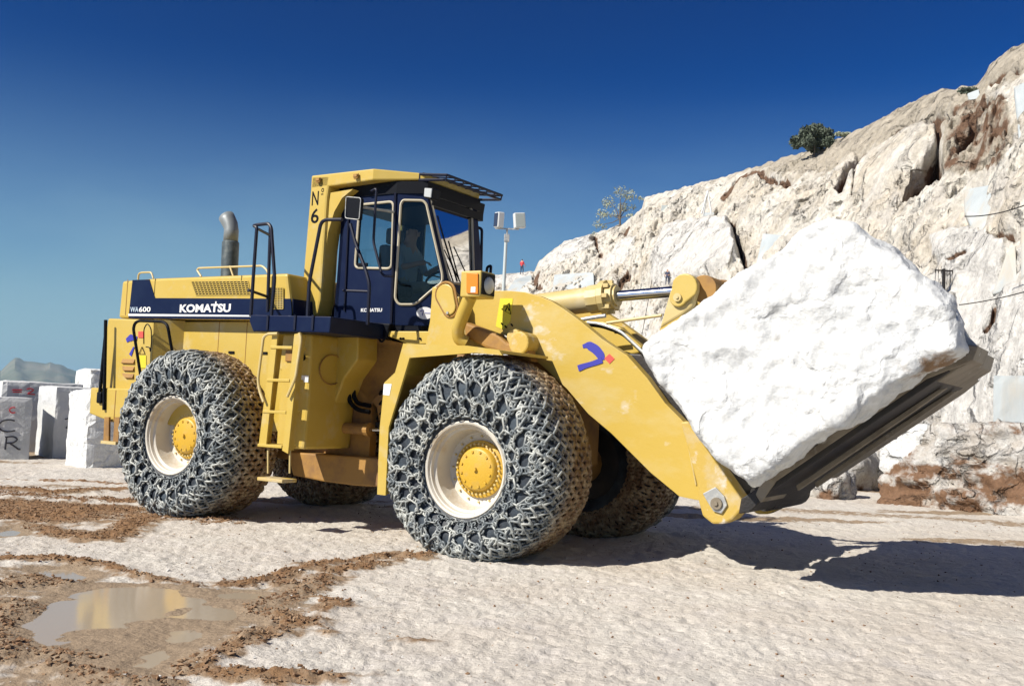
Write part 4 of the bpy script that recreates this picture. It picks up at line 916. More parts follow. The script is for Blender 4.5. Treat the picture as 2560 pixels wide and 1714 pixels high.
# recessed opening of the rear side panel: angled forward facing cheek
bm = BM(); prism3(bm, [(x1+.003, -1.395, 2.545), (x1+.24, -1.075, 2.55), (x1+.24, -1.075, 1.6), (x1+.05, -1.395, 1.6)], [(x1+.001, -1.0, 2.545), (x1+.1, -1.0, 2.55), (x1+.1, -1.0, 1.6), (x1+.04, -1.0, 1.6)]); obj('side_cheek', bm, Y_, cw)
b = xz('bumper')
bm = BM(); prism(bm, b, -1.5, 1.5); bump = obj('rear_bumper', bm, Y_, LD, bevel=.02)
bm = BM(); box(bm, b[0][0]+.55, b[0][0]+.562, -1.505, -1.499, b[3][1]+.02, b[0][1]-.02); obj('panel_joint', bm, Ybrown, bump)
# rear logo
R = xz('rlogo'); Yl = -1.406
def blade(name, pts, w, mt, parent, Y=Yl, th=.003):
    bm = BM(); Q = rnd([(x, 0, z) for x, z in pts], .12, 5); n = len(Q); Lf, Rt = [], []
    for i, p in enumerate(Q):
        d = (Q[min(i+1, n-1)]-Q[max(i-1, 0)]).normalized(); nn = Vector((-d.z, 0, d.x)); t = i/(n-1)
        ww = w*(.55+.9*math.sin(math.pi*min(1, t*1.0)**.8))/1.45 if isinstance(w, float) else np.interp(t, np.linspace(0, 1, len(w)), w)
        Lf.append(p+nn*ww); Rt.append(p-nn*ww)
    for i in range(n-1):
        A = [Vector((v.x, Y, v.z)) for v in (Rt[i], Rt[i+1], Lf[i+1], Lf[i])]; prism3(bm, A, [v-Vector((0, th, 0)) for v in A])
    return obj(name, bm, mt, parent)
blade('painted_mark', R[0:3], [.03, .05, .03], LBLUE, cw); blade('painted_mark', R[3:5], [.012, .022, .03], LBLUE, cw)
bm = BM(); prism(bm, R[5:9], Yl, Yl-.003); obj('painted_mark', bm, LRED, cw)
v = xz('rvent')
for i in range(3):
    z = v[0][1]-.02-i*.10; bm = BM(); prism3(bm, [(v[0][0], -1.40, z), (v[1][0], -1.40, z), (v[1][0], -1.40, z-.07), (v[0][0]+.05*i, -1.40, z-.07)], [(v[0][0], -1.405, z), (v[1][0], -1.405, z), (v[1][0], -1.43, z-.055), (v[0][0]+.05*i, -1.43, z-.055)]); obj('vent_louvre', bm, Ybrown, cw)
p = xz('rpatch'); bm = BM(); prism(bm, [p[3], p[2], p[1], p[0]], -1.405, -1.408); dc = obj('decal', bm, GRNY, cw)
bm = BM(); t3 = [Vector((x, -1.41, z)) for x, z in p[4:7]]; tube(bm, t3+[t3[0]], .006, 4); obj('printed_mark', bm, BLK, dc)
# rails, struts and steps at the rear
bm = BM(); tube(bm, rnd([(x, -1.62 if i not in (0, 7) else -1.5, z) for i, (x, z) in enumerate(xz('rrail'))], .06), .02, 8); obj('rear_handrail', bm, BLK, cw)
bm = BM(); tube(bm, rnd([(x, -1.5, z) for x, z in xz('rmir')], .05), .008, 6); obj('wire_hoop', bm, BLK, cw)
for nm in ('rstrut1', 'rstrut2'):
    bm = BM(); q = xz(nm); tube(bm, [(q[0][0], -1.52, q[0][1]), (q[1][0], -1.52, q[1][1])], .024, 8); o = obj('strut', bm, BLK, bump)
bm = BM(); q = xz('rstrut2'); xbox(bm, (q[1][0]+.01, -1.52, q[1][1]-.06), (.10, .05, .16)); obj('clamp', bm, BLK, bump, bevel=.02)
bm = BM(); prism(bm, xz('rstep1'), -1.56, -1.53); obj('hanging_step', bm, Ybrown, bump)
bm = BM(); prism(bm, xz('rstep2'), -1.56, -1.53); obj('hanging_step', bm, Ybrown, bump)
bm = BM(); q1, q2 = xz('rstep1')[3], xz('rstep2')[2]; box(bm, q1[0], q2[0], -1.60, -1.35, q1[1]-.03, q1[1]+.01); obj('step_tread', bm, Ycream, bump)
# hood rails, exhaust
bm = BM(); tube(bm, rnd(P3('rail_hood1', -1.1), .04), .013, 8); obj('hood_rail', bm, Ycream, hood)
bm = BM(); tube(bm, rnd(P3('rail_hood2', -.9), .05), .014, 8); q = xz('rail_hood2'); 
xm = (q[2][0]+q[3][0])/2; tube(bm, [(xm, -.9, q[2][1]+.01), (xm+.1, -.9, q[0][1]-.05)], .013, 8); obj('hood_rail', bm, Ycream, hood)
E_ = xz('exh')
bm = BM(); tube(bm, [(E_[0][0], 0, 3.1), (E_[1][0]+.01, 0, E_[1][1]-.02), (E_[1][0]+.01, 0, E_[1][1])], [.125, .125, .108], 20); ex = obj('exhaust_pipe', bm, EXH, LD, True)
bm = BM(); base = Vector((E_[1][0]+.01, 0, E_[1][1]-.01)); pts = [base, base+Vector((0, 0, .17)), base+Vector((-.005, 0, .20)), base+Vector((-.03, 0, .26)), base+Vector((-.08, 0, .33)), base+Vector((-.125, 0, .385))]
tube(bm, pts, [.108, .108, .104, .112, .115, .118], 20, cap=False); o = obj('exhaust_tip', bm, EXHT, ex, True)
sm_ = o.modifiers.new('s', 'SOLIDIFY'); sm_.thickness = .008
# --- platform
pl_ = xz('plat')
bm = BM(); prism(bm, [pl_[0], pl_[1], pl_[2], pl_[3], pl_[4]], -1.75, -.75); plat = obj('side_platform', bm, BLUE, LD, bevel=.012)
bm = BM(); prism(bm, [pl_[0], pl_[1], pl_[2], pl_[3], pl_[4]], .75, 1.75); obj('side_platform', bm, BLUE, LD, bevel=.012)
for xx in (pl_[0][0]+.28, pl_[0][0]+.72, pl_[0][0]+1.0):
    bm = BM(); box(bm, xx, xx+.03, -1.765, -1.751, pl_[3][1]+.02, pl_[0][1]-.01); obj('rail_foot', bm, NAVY, plat)
def rail(name, r=.021, Y=-1.72, parent=None, rad=.06, ys=None):
    bm = BM(); q = TR[name]; tube(bm, rnd([(x, (ys[i] if ys else Y), z) for i, (x, z) in enumerate(q)], rad), r, 8); return obj('handrail', bm, NAVY, parent or plat)
rail('railA'); rail('railA2', Y=-1.3); 
q = [TR['railA3'][0], TR['railA3b'][0]]; bm = BM(); tube(bm, [(q[0][0], -1.72, q[0][1]), (q[1][0], -1.3, q[1][1])], .018, 8); obj('handrail', bm, NAVY, plat)
q = [TR['railA4'][0], TR['railA4b'][0]]; bm = BM(); tube(bm, [(q[0][0], -1.72, q[0][1]), (q[1][0], -1.3, q[1][1])], .018, 8); obj('handrail', bm, NAVY, plat)
rail('railB'); rail('railC', Y=-1.35); rail('railC2', Y=-1.35, r=.016); rail('railD', Y=-1.1, r=.016)
# --- cab base
cb = xz('cabbase')
bm = BM(); prism(bm, [(cb[0][0]-.1, cb[0][1]+.02), (cb[1][0], cb[1][1]+.01), (cb[2][0]+.02, cb[2][1]), (cb[4][0]-.1, cb[4][1])], -.80, .80); obj('cab_base', bm, BLK, LD, bevel=.015)
bm = BM(); tube(bm, rnd([(cb[2][0]-.10, -.82, cb[2][1]+.02), (cb[2][0]-.02, -.82, cb[2][1]-.06), (cb[2][0]+.06, -.82, cb[2][1]+.02), (cb[2][0]+.08, -.82, cb[2][1]+.09)], .03), .013, 6); obj('tow_loop', bm, BLK, LD)
# --- cab
cab = bpy.data.objects.new('cab', None); COL.objects.link(cab); cab.parent = LD
D_ = [Vector((x, -.72, z)) for x, z in xz('door')]; hole = rndc([Vector((x, -.72, z)) for x, z in xz('doorhole')], .07)
def glazed(pref, outer, hole, th, mt=BLUE, nm='cab_panel', gl='window_glass', gm=None):
    bm = BM(); holed(bm, outer, hole, th); bmesh.ops.remove_doubles(bm, verts=bm.verts, dist=1e-4); p = obj(nm, bm, mt, cab)
    n = Vector(th).normalized(); bm = BM(); tube(bm, [v-n*.006 for v in hole]+[hole[0]-n*.006, hole[1]-n*.006], .016, 6, cap=False); obj('window_seal', bm, RUB, p)
    bm = BM(); face(bm, [bm.verts.new(v+n*.015) for v in hole]); g = obj(gl, bm, gm or GLS, p); return p
door = glazed('door', D_, hole, (0, .05, 0), nm='cab_door')
# door recess line, hinge, handle
bm = BM(); q = xz('door'); 
tube(bm, [(q[1][0]-.02, -.735, q[1][1]-.15), (q[2][0]-.03, -.735, q[2][1]+.02)], .018, 6); obj('door_post', bm, NAVY, door)
bm = BM(); xm = (q[0][0]+q[3][0])/2; xbox(bm, (xm+.42, -.735, 3.28), (.16, .03, .05)); obj('door_handle', bm, BLK, door, bevel=.01)
bm = BM(); tube(bm, rnd([(q[3][0]+.18, -.735, q[3][1]+.12), (q[3][0]+.16, -.735, 3.9), (q[3][0]+.2, -.735, 4.1)], .05), .012, 6); obj('door_seam', bm, NAVY, door)
k = xz('kom2'); text('painted_lettering', 'KOMATSU', k[0][0], -.7215, k[0][1], k[1][0]-k[0][0], (k[1][1]-k[0][1])*.85, WHT, door, ext=.001, bold=.03)
Cn = [Vector(p) for p in TR['corner']]; ch = [Vector(p) for p in TR['cornerhole']]; a_ = math.radians(24); Nc = Vector((-math.sin(a_), math.cos(a_), 0))*.05
glazed('corner', Cn, rndc(ch, .06), Nc, gm=GLSD)
wo_ = [Vector(p) for p in TR['ws_out']]; wh = [Vector(p) for p in TR['ws_hole']]
Tn, Bn = wo_; Tf_, Bf_ = Vector((Tn.x, .53, Tn.z+.0)), Vector((Bn.x, .42, Bn.z))
nw = (Bn-Tn).cross(Tf_-Tn).normalized(); nw = nw if nw.x < 0 else -nw
wob = Bn+(Bn-Tn)*.45; wof = Bf_+(Bf_-Tf_)*.45
glazed('windscreen', [Tn, Tf_, wof, wob], rndc([Vector(p) for p in (wh[0], wh[3], wh[5], wh[6])], .08), nw*.04, nm='windscreen_frame', gm=GLSD)
# far corner and far door with glass
fp = [Tf_, Vector((D_[1].x, .72, Tf_.z)), Vector((D_[2].x, .72, 2.52)), wof]
c_ = sum(fp, Vector())/4; glazed('far', fp, rndc([c_+(v-c_)*.82 for v in fp], .06), Vector((-.04, -.02, 0)))
fd = [Vector((v.x, .72, v.z)) for v in D_]; fh = [Vector((1.95, .72, 4.1)), Vector((2.5, .72, 4.1)), Vector((2.5, .72, 3.05)), Vector((1.95, .72, 3.05))]
glazed('fard', fd, rndc(fh, .07), (0, -.05, 0))
xr = D_[0].x
rw = [Vector((xr, -.72, 4.25)), Vector((xr, .72, 4.25)), Vector((xr-.03, .72, 2.5)), Vector((xr-.03, -.72, 2.5))]
glazed('rear', rw, rndc([Vector((xr-.01, -.55, 4.1)), Vector((xr-.01, .55, 4.1)), Vector((xr-.02, .55, 3.25)), Vector((xr-.02, -.55, 3.25))], .06), (.05, 0, 0))
zr = 4.22
bm = BM(); prism3(bm, [(xr-.05, -.74, zr-.07), (xr-.05, .74, zr-.07), (D_[1].x, .74, zr-.07), (Tn.x+.03, .56, zr-.07), (Tn.x+.03, -.60, zr-.07), (D_[1].x, -.74, zr-.07)], [(x, y, 4.30) for x, y in ((xr-.05, -.74), (xr-.05, .74), (D_[1].x, .74), (Tn.x+.03, .56), (Tn.x+.03, -.60), (D_[1].x, -.74))]); obj('cab_roof', bm, BLK, cab)
bm = BM(); box(bm, xr, 3.0, -.52, .60, 4.02, 4.12); obj('headliner', bm, BLK, cab)
bm = BM(); box(bm, xr, D_[2].x+.4, -.7, .5, 2.46, 2.52); obj('cab_floor', bm, BLK, cab)
# seat, console, steering wheel
bm = BM(); box(bm, 2.02, 2.5, -.26, .26, 2.86, 3.0); box(bm, 1.96, 2.1, -.26, .26, 2.98, 3.62); box(bm, 1.97, 2.07, -.15, .15, 3.64, 3.86); box(bm, 2.1, 2.4, -.2, .2, 2.52, 2.86); SEATM = mat('seat_fabric', (.16, .16, .17), .9); obj('driver_seat', bm, SEATM, cab, bevel=.04)
bm = BM(); box(bm, 2.9, 3.15, -.3, .3, 2.52, 3.05); box(bm, 2.2, 2.7, .35, .6, 2.5, 3.1); box(bm, 2.2, 2.65, -.5, -.36, 2.9, 3.05); obj('console', bm, BLK, cab, bevel=.03)
bm = BM(); bmesh.ops.create_circle(bm, segments=4, radius=.01); T0 = torus(20, 6, .2, .016)
bm.free(); cth = math.radians(28); Rm = np.array([[math.cos(cth), 0, math.sin(cth)], [0, 1, 0], [-math.sin(cth), 0, math.cos(cth)]]).T
sw = np_mesh('steering_wheel', T0[0]@Rm.T+np.array([2.80, 0, 3.2]), T0[1], BLK, cab)
bm = BM(); tube(bm, [(2.81, 0, 3.19), (2.98, 0, 2.9)], .025, 8); tube(bm, [(2.8, -.19, 3.2), (2.8, .19, 3.2)], .01, 6); obj('steering_column', bm, BLK, cab)
bm = BM(); tube(bm, [(1.9, -.0, 3.42), (2.0, .62, 3.44)], .014, 6); tube(bm, [(2.1, -.35, 3.02), (2.1, -.35, 3.3)], .012, 6); obj('armrest_rail', bm, RUB, cab)
# wipers
bm = BM(); tube(bm, [Tn.lerp(Bn, .93)+Vector((.03, .25, 0)), Tn.lerp(Bn, .45)+Vector((.05, .10, 0)), Tn.lerp(Bn, .25)+Vector((.06, .05, 0))], .011, 6); tube(bm, [Tn.lerp(Bn, .92)+Vector((.03, .30, 0)), Tn.lerp(Bn, .5)+Vector((.05, .2, 0))], .009, 6)
tube(bm, [Tn.lerp(Bn, .98)+Vector((.05, .55, 0)), Tn.lerp(Bn, .55)+Vector((.06, .28, 0))], .008, 6); obj('wiper', bm, BLK, cab)
# oval badge on the corner panel
oc = Vector(TR['oval'][0]); tx = Vector((math.cos(a_), math.sin(a_), 0)); nn = -Nc.normalized()
bm = BM(); A = [oc+tx*.105*math.cos(t)+Vector((0, 0, .075*math.sin(t)))+nn*.002 for t in np.linspace(0, 2*math.pi, 28, endpoint=False)]; prism3(bm, A, [v+nn*.003 for v in A]); bd = obj('round_badge', bm, WHT, cab)
bm = BM(); tube(bm, [oc+nn*.007+tx*-.06+Vector((0, 0, .02)), oc+nn*.007+tx*-.02+Vector((0, 0, .035)), oc+nn*.007+tx*-.03+Vector((0, 0, -.03))], .006, 4); tube(bm, [oc+nn*.007+tx*.0, oc+nn*.007+tx*.07], .004, 4); obj('printed_mark', bm, LBLUE, bd)
# work lights, mirror
def lampbox(name, q, Y, parent, d=.10, Yw=.16):
    bm = BM(); prism(bm, [q[0], q[1], q[2], q[3]], Y, Y+Yw); o = obj(name, bm, BLK, parent, bevel=.012)
    x0, z0 = q[3]; c1 = Vector((sum(p[0] for p in q)/4, 0, sum(p[1] for p in q)/4)); bm = BM()
    prism(bm, [(c1.x+(x-c1.x)*.84, c1.z+(z-c1.z)*.84) for x, z in q], Y-.012, Y+.01); obj('lens', bm, LENS, o, bevel=.01); return o
lampbox('work_light', xz('worklight'), -.80, cab); lampbox('work_light', xz('worklight2'), .60, cab)
q = xz('mirror'); bm = BM(); prism(bm, q, -1.33, -1.27); mr = obj('mirror', bm, BLK, cab, bevel=.02)
bm = BM(); c1 = Vector((sum(p[0] for p in q)/4, 0, sum(p[1] for p in q)/4)); Q = rndc([Vector((c1.x+(x-c1.x)*.97, -1.336, c1.z+(z-c1.z)*.97)) for x, z in q], .03); tube(bm, Q+[Q[0], Q[1]], .006, 6); obj('mirror_rim', bm, GREY, mr)
q = [xz('mirarm')[0], xz('mirarmb')[0]]; bm = BM(); tube(bm, [(q[0][0]-.05, -1.3, q[0][1]-.01), (q[1][0], -.76, q[1][1])], .016, 8); obj('mirror_arm', bm, GREY, mr)
bm = BM(); tube(bm, rnd([(2.72, .85, 4.0), (2.80, .88, 3.98), (2.82, .88, 3.4), (2.85, .8, 3.1)], .05), .02, 8); tube(bm, rnd([(2.9, .86, 3.0), (2.93, .86, 3.45), (2.99, .86, 3.47), (3.02, .8, 3.0)], .03), .02, 8); obj('cab_handrail', bm, NAVY, cab)
# --- ROPS frame: two pillars, roof, light rack
P_ = xz('pillar')
ropf = bpy.data.objects.new('rollover_frame', None); COL.objects.link(ropf); ropf.parent = LD
for s in (-1, 1):
    bm = BM(); prism(bm, [P_[0], P_[1], P_[2], P_[3], P_[4], P_[5], P_[6], P_[7]], s*.86, s*1.12 if s > 0 else -.90)
    if s < 0: bm.free(); bm = BM(); prism(bm, P_, -.90, -.62)
    pil = obj('pillar', bm, Y_, ropf, bevel=.03)
    if s < 0: npil = pil
rs_ = xz('roofside'); rf = xz('rooffront'); xa, xm_, xf = rs_[0][0], rs_[1][0], rf[1][0]; zt0, ztm, ztf = rs_[0][1], rs_[1][1], rf[1][1]; dz = .145
top = [(xa, -.90, zt0), (xm_, -.90, ztm), (xf, -.68, ztf), (xf, .68, ztf), (xm_, .90, ztm), (xa, .90, zt0)]; bot = [(x, y, z-dz-(.03 if i in (0, 5) else 0)) for i, (x, y, z) in enumerate(top)]
top[2] = (xf, -.60, ztf); top[3] = (xf, .60, ztf); bot[2] = (xf, -.60, ztf-.08); bot[3] = (xf, .60, ztf-.08)
bm = BM(); prism3(bm, bot, top); obj('canopy', bm, Y_, ropf, bevel=.018)
# curved gusset behind the cab
bm = BM(); g0 = [(P_[1][0]-.02, 4.2), (P_[1][0]+.35, 4.22), (P_[1][0]+.18, 4.12), (P_[1][0]+.06, 3.95), (P_[1][0]-.02, 3.7), (P_[1][0]-.06, 3.3), (P_[1][0]-.10, 3.3)]; prism(bm, g0, -.86, -.64); obj('gusset', bm, Y_, ropf)
for nm in ('hook1', 'hook2'):
    x, z = xz(nm)[0]; bm = BM(); xbox(bm, (x, -.925, z+.02), (.06, .05, .04)); tube(bm, rnd([(x-.04, -.92, z+.04), (x-.02, -.94, z-.02), (x+.03, -.94, z-.02), (x+.03, -.92, z+.05)], .02), .009, 6); obj('lifting_lug', bm, Ybrown, ropf, bevel=.01)
rkq = xz('rack'); rkf = xz('rackfar'); xk0, zk0 = rkq[0]; xk1, zk1 = rkq[2]
for yy in (-.62, .62):
    bm = BM(); tube(bm, [(xk0, yy, zk0), (xk0+.02, yy, zk0+.0), (xk1, yy, zk1)], .018, 6); tube(bm, [(xk0, yy, zk0-.07), (xk1-.04, yy, zk1-.055)], .018, 6); tube(bm, [(xk0+.01, yy, zk0), (xk0+.01, yy, zk0-.07)], .018, 6); bar_ = obj('rack_side', bm, NAVY, ropf)
for x, z in ((xk1, zk1), (xk1-.02, zk1-.055), (xk0+.06, zk0+.005)):
    bm = BM(); tube(bm, [(x, -.62, z), (x, .62, z)], .016, 6); obj('rack_rail', bm, NAVY, ropf)
for i in range(8):
    y = -.62+1.24*i/7; bm = BM(); tube(bm, [(xk0+.06, y, zk0+.005), (xk1, y, zk1), (xk1-.02, y, zk1-.055)], .011, 6); obj('rack_bar', bm, NAVY, ropf)
n6 = xz('n6'); text('painted_lettering', 'N', n6[0][0], -.9015, n6[0][1], n6[1][0]-n6[0][0], n6[1][1]-n6[0][1], BLK, npil, ext=.001, bold=.01)
w6 = n6[3][0]-n6[2][0]; text('painted_lettering', 'o', n6[2][0]+.01, -.9015, n6[2][1]+.03, w6*.8, (n6[3][1]-n6[2][1])*.75, BLK, npil, ext=.001, bold=.01)
bm = BM(); box(bm, n6[2][0]+.01, n6[3][0]-.01, -.904, -.9005, n6[2][1]+.0, n6[2][1]+.012); obj('painted_mark', bm, BLK, npil)
text('painted_lettering', '6', n6[4][0], -.9015, n6[4][1], n6[5][0]-n6[4][0], n6[5][1]-n6[4][1], BLK, npil, ext=.001, bold=.012)
# --- tank / step box, both sides
t_ = xz('tank')
bm = BM(); prism(bm, [(t_[0][0], t_[0][1]), (t_[1][0], t_[1][1]), (t_[2][0], t_[2][1]), (t_[3][0], t_[3][1]), (t_[4][0], t_[4][1]), (t_[5][0], t_[5][1]), (t_[5][0], 1.9), (t_[0][0], 2.0)], -1.45, -.62); tank = obj('fuel_tank', bm, Y_, LD, bevel=.03)
bm = BM(); prism(bm, [(t_[0][0], t_[0][1]), (t_[1][0], t_[1][1]), (t_[4][0], t_[4][1]), (t_[5][0], t_[5][1])], .62, 1.45); obj('fuel_tank', bm, Y_, LD, bevel=.03)
tu = xz('tankup'); bm = BM(); prism(bm, [(t_[1][0]-.1, t_[1][1]), (tu[0][0], tu[0][1]), (tu[1][0], tu[1][1]), (tu[2][0], tu[2][1]), (t_[3][0]-.02, tu[2][1]-.35), (t_[3][0]-.1, tu[2][1]-.3)], -.98, -.60); obj('tank_gusset', bm, Y_, LD, bevel=.02)
bm = BM(); c0 = Vector((t_[3][0]+.012, -1.08, 1.95)); pts = [c0+Vector((0, .22*math.cos(t), .18*math.sin(t))) for t in np.linspace(0, math.pi*2, 21)]; tube(bm, pts, .008, 6); obj('cover_plate', bm, Ybrown, tank)
bm = BM(); box(bm, 1.62, 1.86, -1.475, -1.449, 2.02, 2.2); obj('filler_recess', bm, Ybrown, tank, bevel=.01)
bm = BM(); cyl(bm, (1.9, -1.45, 2.07), (1.9, -1.50, 2.07), .035, 12); obj('filler_cap', bm, BLK, tank)
bm = BM(); box(bm, 1.84, 2.0, -1.456, -1.449, 1.78, 1.86); obj('sticker', bm, WHT, tank)
# ladder
def bar(bm, q4, Y0, Y1): prism(bm, q4, Y0, Y1)
lad = bpy.data.objects.new('ladder', None); COL.objects.link(lad); lad.parent = LD
for nm in ('lad_l', 'lad_r'):
    bm = BM(); prism(bm, xz(nm), -1.79, -1.765); prism(bm, [(x, z) for x, z in xz(nm)], -1.80, -1.70) if False else None; obj('stringer', bm, Y_, lad)
    q = xz(nm); bm = BM(); e = .02; prism(bm, [q[0], (q[0][0]+e, q[0][1]), (q[3][0]+e, q[3][1]), q[3]], -1.765, -1.62); obj('stringer_flange', bm, Y_, lad)
st = xz('lad_st')
for i in range(0, 8, 2):
    (x0, z0), (x1, z1) = st[i], st[i+1]; bm = BM(); xbox(bm, ((x0+x1)/2, -1.68, (z0+z1)/2), (x1-x0+.02, .24, .035), Matrix.Rotation(-(z1-z0)/(x1-x0), 3, 'Y')); obj('step', bm, Y_, lad, bevel=.006)
for nm in ('lad_h1', 'lad_h2'):
    bm = BM(); tube(bm, rnd([(x, -1.83, z) for x, z in xz(nm)], .06), .017, 8); obj('ladder_handrail', bm, Ycream, lad)
q = xz('lad_rod')
for i in (0, 2): bm = BM(); tube(bm, [(q[i][0], -1.75, q[i][1]), (q[i+1][0], -1.75, q[i+1][1])], .012, 8); obj('hanger_rod', bm, Ycream, lad)
q = xz('lad_low'); bm = BM(); box(bm, q[0][0], q[1][0], -1.86, -1.62, q[0][1]-.03, q[0][1]+.01); obj('lowest_step', bm, Ydirt, lad, bevel=.008)
# --- chassis parts seen between the wheels
bm = BM(); b = xz('belly'); prism(bm, [(b[0][0], b[0][1]), (b[1][0]+.6, b[1][1]), (b[2][0]+.6, b[2][1]), b[3], b[4], b[5]], -.82, .82); obj('belly_frame', bm, Ybrown, LD, bevel=.02)
bm = BM(); prism(bm, [(1.0, 2.3), (2.75, 2.3), (2.75, 1.95), (2.3, 1.6), (2.3, .9), (1.0, .9)], -.62, -.5); obj('rear_frame', bm, Ybrown, LD)
bm = BM(); prism(bm, [(-1.4, 1.25), (1.4, 1.25), (1.4, .75), (-1.4, .85)], -.6, .6); obj('rear_frame', bm, Ybrown, LD, bevel=.02)
bm = BM(); prism(bm, [(1.0, 2.3), (2.9, 2.3), (2.9, 1.9), (2.4, 1.2), (1.0, 1.2)], .5, .62); obj('rear_frame', bm, Ybrown, LD)
fp_ = xz('front_plate'); bm = BM(); prism(bm, fp_, -.62, -.5); prism(bm, fp_, .5, .62); obj('front_frame', bm, Ybrown, LD)
bm = BM(); box(bm, 3.1, 4.9, -.5, .5, .95, 2.2); obj('front_frame_box', bm, Ybrown, LD, bevel=.03)
bm = BM(); box(bm, 2.35, 2.95, -.35, .35, .8, 1.15); box(bm, 2.35, 2.95, -.35, .35, 1.9, 2.2); cyl(bm, (2.68, 0, .7), (2.68, 0, 2.25), .12, 16); obj('articulation_joint', bm, Ybrown, LD, bevel=.01)
c_ = xz('cyl_st'); bm = BM(); cyl(bm, (c_[0][0]-.5, -.75, c_[0][1]), (c_[1][0], -.75, c_[1][1]), .07, 14); cyl(bm, (c_[1][0], -.75, c_[1][1]), (c_[1][0]+.06, -.75, c_[1][1]), .085, 14); sc_ = obj('steering_cylinder', bm, Ybrown, LD)
bm = BM(); cyl(bm, (c_[1][0], -.75, c_[1][1]), (c_[2][0], -.75, c_[2][1]), .025, 12); obj('cylinder_rod', bm, CHROME, sc_, True)
for i, nm in enumerate(('hose1', 'hose2')):
    bm = BM(); tube(bm, rnd([(x, -.7-.06*i, z) for x, z in xz(nm)], .1), .028, 8); obj('hydraulic_hose', bm, BLK, LD, True)
for i in range(4):
    bm = BM(); z0 = 1.25+.13*i; tube(bm, rnd([(2.35, -.55, z0), (2.5, -.62-.02*i, z0+.1), (2.75, -.62, z0-.12), (3.0, -.5, z0)], .12), .024, 8); obj('hydraulic_hose', bm, BLK, LD, True)
bm = BM(); box(bm, 2.35, 2.75, -.60, -.3, 1.45, 1.62); box(bm, 2.4, 2.6, -.66, -.4, 1.2, 1.34); obj('valve_block', bm, DARKS, LD, bevel=.01)
sb = xz('subcab'); bm = BM(); prism(bm, [(sb[0][0]-.35, 2.45), (sb[1][0], 2.45), (sb[2][0], sb[2][1]), (sb[3][0], sb[3][1]), (sb[4][0]-.15, sb[4][1]+.05)], -.76, .76); sbb = obj('cab_support', bm, Y_, LD, bevel=.01)
bm = BM()
for xx in (sb[0][0]+.1, sb[0][0]+.14, sb[1][0]-.18): cyl(bm, (xx, -.762, 2.36), (xx, -.78, 2.36), .014, 8)
obj('bolts', bm, BLK, sbb)
# --- front fenders
fo = xz('f_out')+xz('f_out2'); fi = xz('f_in')+xz('f_in2')
for s in (-1, 1):
    bm = BM(); prism(bm, fo+fi, s*1.80, s*1.77); fen = obj('front_fender', bm, Y_, LD)
    bm = BM(); path = [Vector((x, 0, z)) for x, z in fo]; nin = []
    for i, p in enumerate(path):
        d = (path[min(i+1, len(path)-1)]-path[max(i-1, 0)]).normalized(); nin.append(Vector((d.z, 0, -d.x))*.03)
    for i in range(len(path)-1):
        a, b, na, nb = path[i], path[i+1], nin[i], nin[i+1]; y0, y1 = s*1.772, s*.80
        prism3(bm, [Vector((v.x, y0, v.z)) for v in (a, b, b+nb, a+na)], [Vector((v.x, y1, v.z)) for v in (a, b, b+nb, a+na)])
    obj('fender_skin', bm, Y_, fen)
    if s < 0: bm = BM(); prism(bm, xz('f_stk'), -1.801, -1.804); obj('sticker', bm, WHT, fen)
# --- front tower, headlamp
tw = xz('tower')
for s in (-1, 1):
    bm = BM(); prism(bm, tw, s*.95, s*.86); tower = obj('arm_tower', bm, Y_, LD, bevel=.012)
    if s < 0: ntw_ = tower
oc_ = xz('oval_cov'); ca = [Vector((oc_[0][0], 0, oc_[0][1])), Vector((oc_[1][0], 0, oc_[1][1]))]; dd = (ca[1]-ca[0]).normalized(); nn2 = Vector((-dd.z, 0, dd.x)); A = []
for t in np.linspace(0, math.pi, 12): A.append(ca[0]+(nn2*math.cos(t)*.12-dd*math.sin(t)*.12))
for t in np.linspace(0, math.pi, 12): A.append(ca[1]+(-nn2*math.cos(t)*.09+dd*math.sin(t)*.09))
A = [Vector((v.x, -.955, v.z)) for v in A]; bm = BM(); prism3(bm, A, [v-Vector((0, .03, 0)) for v in A]); cvr = obj('oval_cover', bm, Y_, ntw_, bevel=.01)
cc = sum(A, Vector())/len(A); bm = BM(); Q = [cc+(v-cc)*1.12 for v in A]; tube(bm, Q+[Q[0]], .016, 6); obj('cover_gasket', bm, Ybrown, ntw_)
bm = BM(); cyl(bm, (cc.x+.03, -.98, cc.z-.15), (cc.x+.03, -1.0, cc.z-.15), .016, 8); obj('cover_bolt', bm, GREY, ntw_)
bm = BM(); lp_ = xz('lpost'); tube(bm, rnd([(x, -1.0-.05*i, z) for i, (x, z) in enumerate(lp_)], .1), .075, 12); obj('lamp_arm', bm, Y_, LD, True)
lb = xz('lbox'); x0, x1, z1, z0 = lb[0][0], lb[1][0], lb[0][1], lb[2][1]
bm = BM(); box(bm, x0, x1+.02, -1.37, -1.08, z0-.01, z1); hl = obj('headlamp_housing', bm, Y_, LD, bevel=.015)
bm = BM(); prism(bm, xz('amber'), -1.39, -1.372); obj('turn_signal', bm, AMB, hl, bevel=.012)
am = xz('amber'); bm = BM(); box(bm, am[1][0]-.08, am[1][0]-.02, -1.394, -1.388, am[2][1]+.02, am[2][1]+.08); obj('small_lamp_insert', bm, WHT, hl)
bm = BM(); box(bm, x1+.021, x1+.03, -1.35, -1.10, z0+.02, z1-.02); obj('lamp_recess', bm, BLK, hl)
bm = BM(); bmesh.ops.create_uvsphere(bm, u_segments=20, v_segments=10, radius=.095)
for v in bm.verts: v.co = Vector((v.co.x*.35+x1+.03, v.co.y-1.22, v.co.z+(z0+z1)/2-.01))
obj('headlamp', bm, LENS, hl, True)
